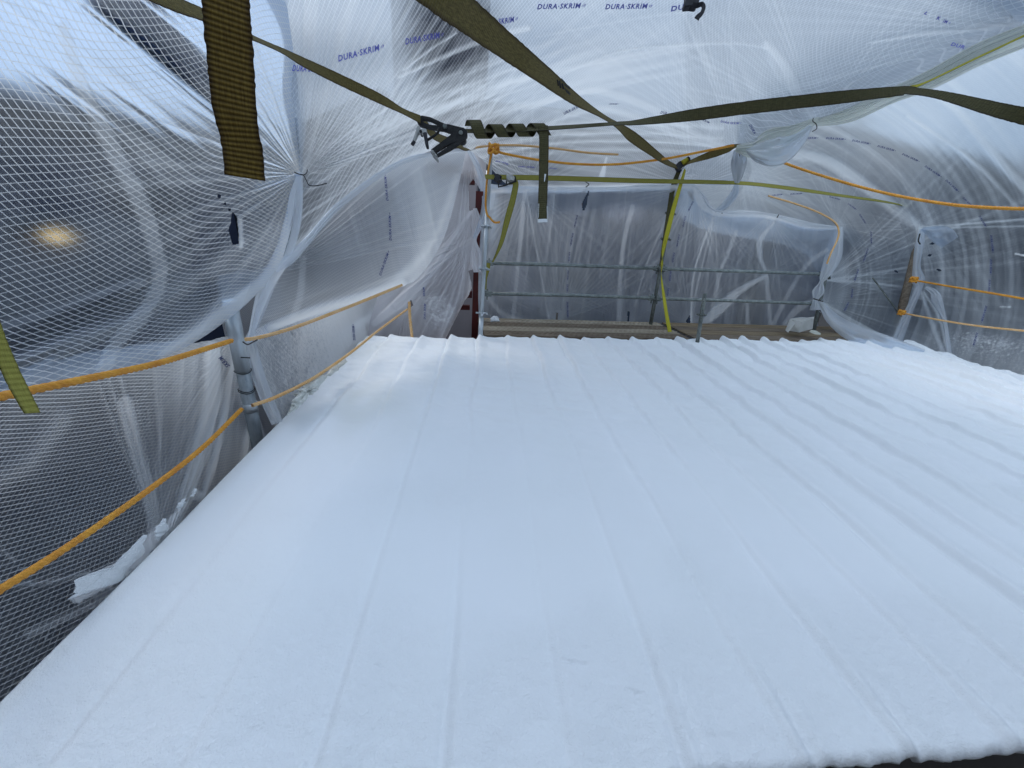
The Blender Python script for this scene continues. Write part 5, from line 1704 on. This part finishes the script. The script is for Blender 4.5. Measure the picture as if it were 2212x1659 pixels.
wire('long curled black tie wire at the first gathered tie on the left', [(636, 372, 3.1), (645, 376, 3.1), (655, 378, 3.08), (662, 390, 3.06), (668, 400, 3.05), (684, 401, 3.05), (706, 396, 3.05)], .004)
wire('short upturned black wire end at the first gathered tie on the left', [(638, 373, 3.08), (653, 378, 3.07), (662, 374, 3.07), (664, 366, 3.06)], .0035)
wire('black tie wire twisted at the near pole by the upper rope', [(524, 738, 2.44), (535, 744, 2.46), (548, 738, 2.5), (556, 734, 2.52)], .004)
wire('black tie wire sticking out of the near pole under the upper rope', [(520, 772, 2.42), (540, 773, 2.46)], .004)
wire('thin wire hanging from the knot on the canopy hem', [(1592, 318, 5.0), (1596, 330, 5.0), (1598, 338, 5.0)], .004)
wire('wire loop round the pinched canopy hem at the right', [(1757, 255, 3.95), (1756, 262, 3.95), (1763, 268, 3.95), (1764, 278, 3.95), (1755, 284, 3.95)], .004)
wire('black wire at the pinched crease high on the right sheet', [(1987, 505, 6.6), (1984, 520, 6.6), (1988, 528, 6.6)], .01)
wire('dark wire pinching the film at the wrapped right post', [(1757, 645, 6.4), (1770, 649, 6.4), (1778, 651, 6.4)], .010)
wire('left one of two dark wires below the pinched hem of the far wall', [(1546, 458, 6.3), (1540, 466, 6.3)], .007)
wire('right one of two dark wires below the pinched hem of the far wall', [(1560, 460, 6.3), (1553, 475, 6.3)], .007)
wire('dark wire standing up from the hem between the middle and right posts', [(1682, 464, 6.4), (1676, 474, 6.4), (1670, 482, 6.4)], .008)
wire('curly dark wire above the torn triangle in the far wall', [(1265, 393, 5.9), (1272, 398, 5.9), (1266, 404, 5.9), (1258, 412, 5.9)], .007)


def scrap(name, label, cat, pts, d, th, mat):
    o = slab(name, pts, d, th, mat, None, 0.002)
    tag(o, label, cat)
    return o


scrap('black_tie', 'forked black tie end beside the middle post top on the far wall hem', 'tie', [(1484, 410), (1488, 410), (1492, 414), (1504, 410), (1510, 412), (1510, 416), (1497, 418), (1493, 421), (1500, 430), (1497, 431), (1488, 420)], 6.15, .02, M['black_plastic'])
t = thing('cable_tie_bundle', 'crumpled black strap bundle with a bent tail hanging at the top edge of the picture', 'strap')
slab('bundle', [(1483, -30), (1500, -30), (1512, -20), (1512, 0), (1506, 14), (1500, 14), (1494, 9), (1488, 13), (1479, 14), (1478, 6), (1484, 0)], 3.05, .05, M['black_plastic'], t, .006)
strap('tail', None, [(1496, 10, 3.03, 8), (1506, 12, 3.02, 9), (1516, 9, 3.01, 8), (1520, 16, 3.0, 8), (1516, 28, 3.0, 8), (1508, 36, 3.0, 10), (1505, 41, 3.0, 11)], M['black_plastic'], W=.02, nl=50, parent=t, thick=.008)


# ------------------------------------------------------------------ crumpled film and overspray flakes
def crumple(name, label, cat, pts, mat, seed, amp=0.03, sub=22, th=0.12, parent=None):
    """closed lumpy body from a picture outline (px,py) with depth range"""
    rd = np.random.default_rng(seed)
    poly = np.array([p[:2] for p in pts], float)
    dep = np.array([p[2] for p in pts], float)
    c = poly.mean(0)
    dc = dep.mean()
    n_a, n_r = 64, 14
    k = np.linspace(0, len(pts), n_a + 1)
    ring = np.stack([np.interp(k, np.arange(len(pts) + 1), np.append(poly[:, j], poly[0, j])) for j in (0, 1)], -1)
    dr = np.interp(k, np.arange(len(pts) + 1), np.append(dep, dep[0]))
    P = np.zeros((n_r * 2, n_a + 1, 3))
    for i in range(n_r * 2):
        a = i / (n_r * 2 - 1) * math.pi
        f_ = math.sin(a)
        zz = math.cos(a)
        for j in range(n_a + 1):
            xy = c + (ring[j] - c) * f_
            dd = dc + (dr[j] - dc) * f_ - zz * th / 2
            P[i, j] = D(xy[0], xy[1], dd)
    nz = np.abs(fbm(P[..., 0] * 22 + seed, P[..., 1] * 22 + P[..., 2] * 31, seed, 4) - 0.5) * 2
    nz[:, -1] = nz[:, 0]
    outv = P - D(c[0], c[1], dc)
    outv /= np.linalg.norm(outv, axis=2, keepdims=True) + 1e-9
    P = P + outv * ((nz - .35) * amp)[..., None]
    me, _ = grid_mesh(name, P, smooth=False)
    o = link(name, me, mat, parent)
    tag(o, label, cat)
    return o


def eave(px, py, x0=-1.375):
    return (px, py, x0 / ray(px, py)[0])


for sd_, out_ in enumerate((
        [(138, 1300), (172, 1284), (150, 1257), (188, 1240), (244, 1221), (272, 1192), (294, 1176), (309, 1155), (316, 1158), (312, 1196), (281, 1228), (259, 1252), (219, 1274), (175, 1287)],
        [(337, 1142), (356, 1118), (361, 1145), (343, 1172), (334, 1166)],
        [(378, 1100), (392, 1078), (404, 1074), (396, 1096), (384, 1112)],
        [(408, 1075), (420, 1052), (428, 1056), (418, 1078)])):
    crumple('overspray_flake', None, None, [eave(*p_) for p_ in out_], M['paint_white'], 30 + sd_, 0.045, th=0.015, parent=S2.obj)
crumple('crumpled_plastic', 'crumpled dirty white plastic wad tucked along the left roof edge', 'plastic scrap', [(620, 897, 2.62), (628, 868, 2.66), (645, 842, 2.8), (668, 818, 2.95), (698, 806, 3.1), (704, 818, 3.1), (690, 838, 3.0), (665, 862, 2.8), (640, 885, 2.68)], M['rag'], 4, 0.10, th=.16)
crumple('crumpled_plastic', 'small crumpled white plastic roll farther up the left roof edge', 'plastic scrap', [(702, 812, 3.15), (718, 790, 3.3), (745, 774, 3.5), (752, 780, 3.5), (735, 796, 3.35), (715, 812, 3.2)], M['rag'], 5, 0.05, th=.10)

# cardboard box
bx = thing('cardboard_box', 'battered open white cardboard box lying on the right end of the far deck', 'box')
K5 = 240 / 2212 * .864
def c5(x, y):
    return (1920 * .864 + x * K5, 720 * .864 + y * K5)
def quad(name, pts, mat, parent, th=0.006):
    bm = bmesh.new()
    a = [bm.verts.new(D(*c5(x, y), d_)) for x, y, d_ in pts]
    bm.faces.new(a)
    g = bmesh.ops.solidify(bm, geom=bm.faces[:], thickness=th)
    return from_bm(name, bm, mat, parent)
dB = 6.05
quad('front_panel', [(500, 715, dB + .1), (785, 780, dB), (725, 1025, dB), (490, 985, dB + .1)], M['card'], bx)
quad('side_panel', [(785, 780, dB), (1060, 700, dB + .25), (1030, 940, dB + .25), (725, 1025, dB)], M['card'], bx)
quad('top_flap', [(500, 715, dB + .1), (760, 672, dB + .3), (900, 685, dB + .3), (785, 780, dB)], M['card'], bx)
quad('top_flap', [(785, 780, dB), (900, 685, dB + .3), (1075, 655, dB + .35), (1060, 700, dB + .25)], M['card'], bx)
quad('side_flap', [(505, 720, dB + .1), (640, 800, dB - .08), (465, 1030, dB - .12), (400, 975, dB)], M['card'], bx)
quad('back_panel', [(760, 680, dB + .35), (1060, 690, dB + .4), (1030, 930, dB + .4), (740, 940, dB + .35)], M['card'], bx)
crumple('paper_scrap', 'flat torn grey-green paper scrap on the deck beside the white box', 'paper', [(*c5(945, 1010), 6.05), (*c5(1000, 960), 6.15), (*c5(1120, 985), 6.2), (*c5(1220, 1050), 6.1), (*c5(1210, 1080), 6.0), (*c5(1090, 1070), 5.98)], M['card_back'], 8, 0.01, th=.03)
crumple('foam_blob', 'small rounded white foam lump on the back left corner of the deck', 'foam lump', [(1058, 688, 5.75), (1066, 682, 5.8), (1076, 684, 5.85), (1080, 694, 5.8), (1060, 696, 5.75)], M['paint_white'], 9, 0.01, th=.08)

# ------------------------------------------------------------------ outside: ground, steel frame, buildings, trees
bm = bmesh.new()
bmesh.ops.create_grid(bm, x_segments=60, y_segments=60, size=150)
for v in bm.verts:
    v.co.z = -4.8 + 0.15 * math.sin(v.co.x * .2) * math.cos(v.co.y * .17)
tag(from_bm('ground', bm, M['ground'], None, True), kind='structure')

rf = thing('steel_frame', 'red painted steel frame standing outside the far left corner film', 'frame')
bm = bmesh.new()
pb1 = D(1023, 742, 5.9)
box_bm(bm, (pb1[0] + .01, pb1[1] + .1, -1.55), (0.095, 0.10, 6.5), bev=.004)
from_bm('column', bm, M['red'], rf)
for (x0, y0), (x1, y1), hh in (((915, 376), (1026, 386), .16), ((930, 632), (1020, 636), .10), ((940, 662), (1015, 664), .07)):
    a, b = PY(x0, y0, 6.2), PY(x1, y1, 6.2)
    bm = bmesh.new()
    dv = b - a
    q = Vector(dv).to_track_quat('X', 'Z').to_matrix()
    box_bm(bm, (a + b) / 2, (np.linalg.norm(dv) + .0, .08, hh), q, .004)
    from_bm('beam', bm, M['red'], rf)

nb = thing('house', 'pale pinkish house wall blurred behind the far left corner', 'house')
bm = bmesh.new()
box_bm(bm, (-1.9, 9.5, -1.2), (3.4, 2.0, 7.4))
from_bm('wall', bm, M['pink_wall'], nb)
bm = bmesh.new()
for sx in (-1, 1):
    a = [bm.verts.new((-1.9 + sx * 1.9, yy, 2.4)) for yy in (8.3, 10.7)]
    b = [bm.verts.new((-1.9, yy, 3.3)) for yy in (8.3, 10.7)]
    bm.faces.new((a[0], a[1], b[1], b[0]))
bmesh.ops.solidify(bm, geom=bm.faces[:], thickness=.12)
from_bm('roof', bm, M['slate'], nb)
bm = bmesh.new()
box_bm(bm, (-1.6, 8.49, 0.9), (0.8, 0.05, 1.0), bev=.01)
from_bm('window', bm, M['win'], nb)

# long dark building on the left
lb = thing('warehouse', 'long dark blue-grey building blurred behind the left plastic, one warm lamp on it', 'building')
bm = bmesh.new()
box_bm(bm, (-7.5, 4.0, -1.35), (6.0, 22.0, 6.9))
from_bm('wall', bm, M['brick_dark'], lb)
bm = bmesh.new()
for sx in (-1, 1):
    a = [bm.verts.new((-7.5 + sx * 3.4, yy, 2.1)) for yy in (-7.4, 15.4)]
    b = [bm.verts.new((-7.5, yy, 2.9)) for yy in (-7.4, 15.4)]
    bm.faces.new((a[0], a[1], b[1], b[0]))
bmesh.ops.solidify(bm, geom=bm.faces[:], thickness=.15)
from_bm('roof', bm, M['slate'], lb)
bm = bmesh.new()
dc = PX(130, 640, -4.47)
box_bm(bm, dc, (.06, 2.6, 1.5), bev=.01)
fw_ = from_bm('door', bm, M['tan_wall'], lb)
for yy in (-2.0, 5.4, 8.6):
    bm = bmesh.new()
    box_bm(bm, (-4.48, yy, 0.9), (.06, 1.1, 1.3), bev=.01)
    from_bm('window', bm, M['win'], lb)
lp = PX(-12, 530, -4.3)
la = thing('wall_lamp', 'small warm glowing lamp seen through the left plastic', 'lamp')
bm = bmesh.new()
box_bm(bm, lp, (.06, .13, .035), bev=.012)
from_bm('lamp_glass', bm, M['lamp'], la)
bm = bmesh.new()
box_bm(bm, (lp[0] - .10, lp[1], lp[2] + .06), (.16, .5, .05), bev=.01)
from_bm('bracket', bm, M['black_steel'], la)

# outside scaffold boards by the left sheet
def board(label, a, b, wd, th, mat):
    bm = bmesh.new()
    dv = np.array(b) - np.array(a)
    q = Vector(dv).to_track_quat('X', 'Z').to_matrix()
    box_bm(bm, (np.array(a) + np.array(b)) / 2, (np.linalg.norm(dv), wd, th), q, .005)
    o = from_bm('scaffold_board', bm, mat)
    tag(o, label, 'board', 'boards outside the left film')


board('dark board sloping up outside the left plastic just above the upper rope', PX(-290, 880, -2.15), PX(285, 650, -2.15), 0.10, 0.17, M['black_plastic'])
board('blurred dark beam slanting outside the plastic at the upper left corner', PX(120, -80, -2.3), PX(450, 215, -2.3), 0.12, 0.24, M['brick_dark'])


def tower_block(label, x, y, w_, d_, z1, mat):
    t_ = thing('brick_tower', label, 'building')
    bm = bmesh.new()
    box_bm(bm, (x, y, (z1 - 4.8) / 2), (w_, d_, z1 + 4.8))
    from_bm('wall', bm, mat, t_)
    bm = bmesh.new()
    box_bm(bm, (x, y, z1 + .08), (w_ + .3, d_ + .3, .16), bev=.02)
    from_bm('cornice', bm, M['slate'], t_)
    for zz in (z1 - 1.0, z1 - 2.4):
        for k in (-.22, .22):
            bm = bmesh.new()
            box_bm(bm, (x + k * w_, y - d_ / 2 - .02, zz), (w_ * .2, .05, .8), bev=.02)
            from_bm('window', bm, M['pink_wall'], t_)
    return t_


pc = D(960, 150, 12)
tower_block('dark tower with two pale windows blurred above the canopy at the top centre', pc[0], pc[1], 2.6, 2.2, D(960, -60, 12)[2], M['brick_dark'])


def tree(label, x, y, h, w_, mat, seed, kind='conifer', group='trees beyond the film'):
    rd = random.Random(seed)
    t_ = thing('conifer' if kind == 'conifer' else 'leafy_tree', label, 'tree', group)
    tube('trunk', [(x, y, -4.8), (x + .05, y, -4.8 + h * .5), (x, y, -4.8 + h * .97)], [w_ * .07, w_ * .05, w_ * .012], M['bark'], t_, 10)
    bm = bmesh.new()
    for i in range(900):
        a = rd.random()
        if kind == 'conifer':
            zz = -4.8 + h * (.12 + .88 * a)
            rr0 = w_ * .5 * (1 - a) ** .8 + .05
            ph = rd.random() * 6.28
            r_ = rr0 * math.sqrt(rd.random()) * (1.05 + .25 * math.sin(a * 40))
            s_ = rd.uniform(.12, .34) * w_ / 3
        else:
            zz = -4.8 + h * (.35 + .62 * a)
            rr0 = w_ * .5 * math.sin(math.pi * (0.08 + .9 * a)) * (.8 + .3 * math.sin(a * 13 + seed))
            ph = rd.random() * 6.28
            r_ = rr0 * (rd.random() ** .45) * (1 + .2 * math.sin(3 * ph + seed))
            s_ = rd.uniform(.10, .26) * w_ / 3
        c = Vector((x + r_ * math.cos(ph), y + r_ * math.sin(ph), zz))
        e1 = Vector((rd.gauss(0, 1), rd.gauss(0, 1), rd.gauss(0, .5))).normalized()
        e2 = e1.cross(Vector((rd.gauss(0, 1), rd.gauss(0, 1), rd.gauss(0, 1)))).normalized()
        vs_ = [bm.verts.new(c + e1 * s_ * p + e2 * s_ * .6 * q) for p, q in ((-1, 0), (0, -.8), (1.1, 0), (0, .8))]
        bm.faces.new(vs_)
    me = bpy.data.meshes.new('crown')
    bm.to_mesh(me)
    bm.free()
    link('crown', me, mat, t_)


# x, y, height, width
board_shift = 0
tl = [(1.5, 15, 7.4, 3.4), (4.2, 16.5, 7.0, 3.8), (7.0, 15.5, 7.8, 3.6), (9.8, 16, 7.2, 4.0), (12.8, 15, 7.9, 4.2), (16, 14, 8.6, 4.4), (-3.2, 17, 7.2, 3.6)]
for i, (x, y, h, w_) in enumerate(tl):
    tree(['dark conifer behind the left part of the far wall', 'dark conifer behind the middle of the far wall', 'dark conifer behind the middle post', 'dark conifer behind the wrapped right post', 'dark conifer behind the right corner', 'broad dark conifer beyond the right edge', 'dark conifer behind the left curtain'][i], x, y, h, w_, M['leaf'], 20 + i)
for i, (px, py) in enumerate(((1690, 230), (1880, 170), (2010, 250), (2110, 200))):
    c = D(px, py, 13)
    tree(['thin tall bare-topped tree, leftmost of four shadows in the right arch', 'thin tall tree, second shadow from the left in the right arch', 'thin tall tree, third shadow from the left in the right arch', 'thin tall tree, rightmost shadow in the right arch'][i], c[0], c[1], c[2] + 4.8, 1.2, M['leaf_pale'], 40 + i, 'leafy')

# far hedge / dark row of sheds behind the end wall
for i, (x, y, w_, h, lab) in enumerate(((3.2, 11.5, 6.2, 8.2, 'dark grey shed row blurred behind the left bay of the deck'), (10.9, 11.2, 8.0, 8.3, 'dark grey shed blurred behind the right bay of the deck'), (14.5, 5.0, 4.0, 8.0, 'dark grey-green barn beyond the right side plastic'))):
    t_ = thing('shed', lab, 'shed', 'sheds around the yard')
    bm = bmesh.new()
    box_bm(bm, (x, y, -4.8 + h / 2), (w_, 3.0 if i < 2 else 12.0, h))
    from_bm('wall', bm, M['slate'], t_)
    bm = bmesh.new()
    box_bm(bm, (x, y, -4.8 + h + .1), (w_ + .4, 3.4 if i < 2 else 12.4, .2), bev=.03)
    from_bm('roof', bm, M['slate'], t_)
    if i == 0:
        for px, py, sx_, sz_ in ((1335, 440, .9, .5), (1105, 615, .5, .9), (1240, 430, .4, .3), (1150, 660, .6, .3)):  # added pale boxes standing for bright sky blurred by the film
            c = PY(px, py, 9.97)
            bm = bmesh.new()
            box_bm(bm, c, (sx_, .05, sz_), bev=.01)
            from_bm('pale_sky_patch', bm, M['pink_wall'], t_)
    bm = bmesh.new()
    box_bm(bm, (x - w_ * .2, y - 1.53, -4.8 + h * .55), (1.2, .06, 1.4), bev=.02)
    from_bm('door', bm, M['tan_wall'], t_)

# ------------------------------------------------------------------ unseen sheets and wall beside and behind the viewpoint, shaping the light inside
rows = []
for z in (-0.6, 0.6, 1.8, 2.6):
    rows.append([np.array([x + (.15 if 0 < z < 2 else 0), y, z]) for x, y in ((7.25, 3.4), (7.3, 2.0), (7.2, 0.6), (7.1, -1.3))])
Sx = Sheet(rows, 120, 80)  # unseen side sheet, added to hold back light from the right
xs = np.linspace(-1.95, 7.3, 10)
rows2 = [[np.array([x, y, z - 0.025 * (x - 1.3) ** 2]) for x in xs] for y, z in ((1.95, 3.34), (0.9, 3.5), (-0.4, 3.5), (-1.55, 3.3))]
So = Sheet(rows2, 120, 80)  # unseen overhead sheet, clearer than the canopy so more daylight comes in
So.base(0.12, 0.05, 80, 3)
So.build('plastic_sheet', M['film_over'], 'unseen plastic sheet continuing overhead, made clear to let more light onto the roof')
Sx.base(0.4, 0.05, 80, 3)
Sx.build('plastic_sheet', M['film_far'], 'unseen plastic side sheet continuing past the right edge, added to dim the near roof')
hb = thing('house', 'unseen grey wall behind the viewpoint, added to darken the near part of the roof', 'house')
bm = bmesh.new()
box_bm(bm, (2.5, -2.0, -0.6), (10.5, 1.0, 8.4))  # added out of view to cut the open light from behind
from_bm('wall', bm, M['tan_wall'], hb)
bm = bmesh.new()
box_bm(bm, (2.5, -2.0, 3.68), (10.9, 1.4, .15), bev=.02)
from_bm('roof', bm, M['slate'], hb)
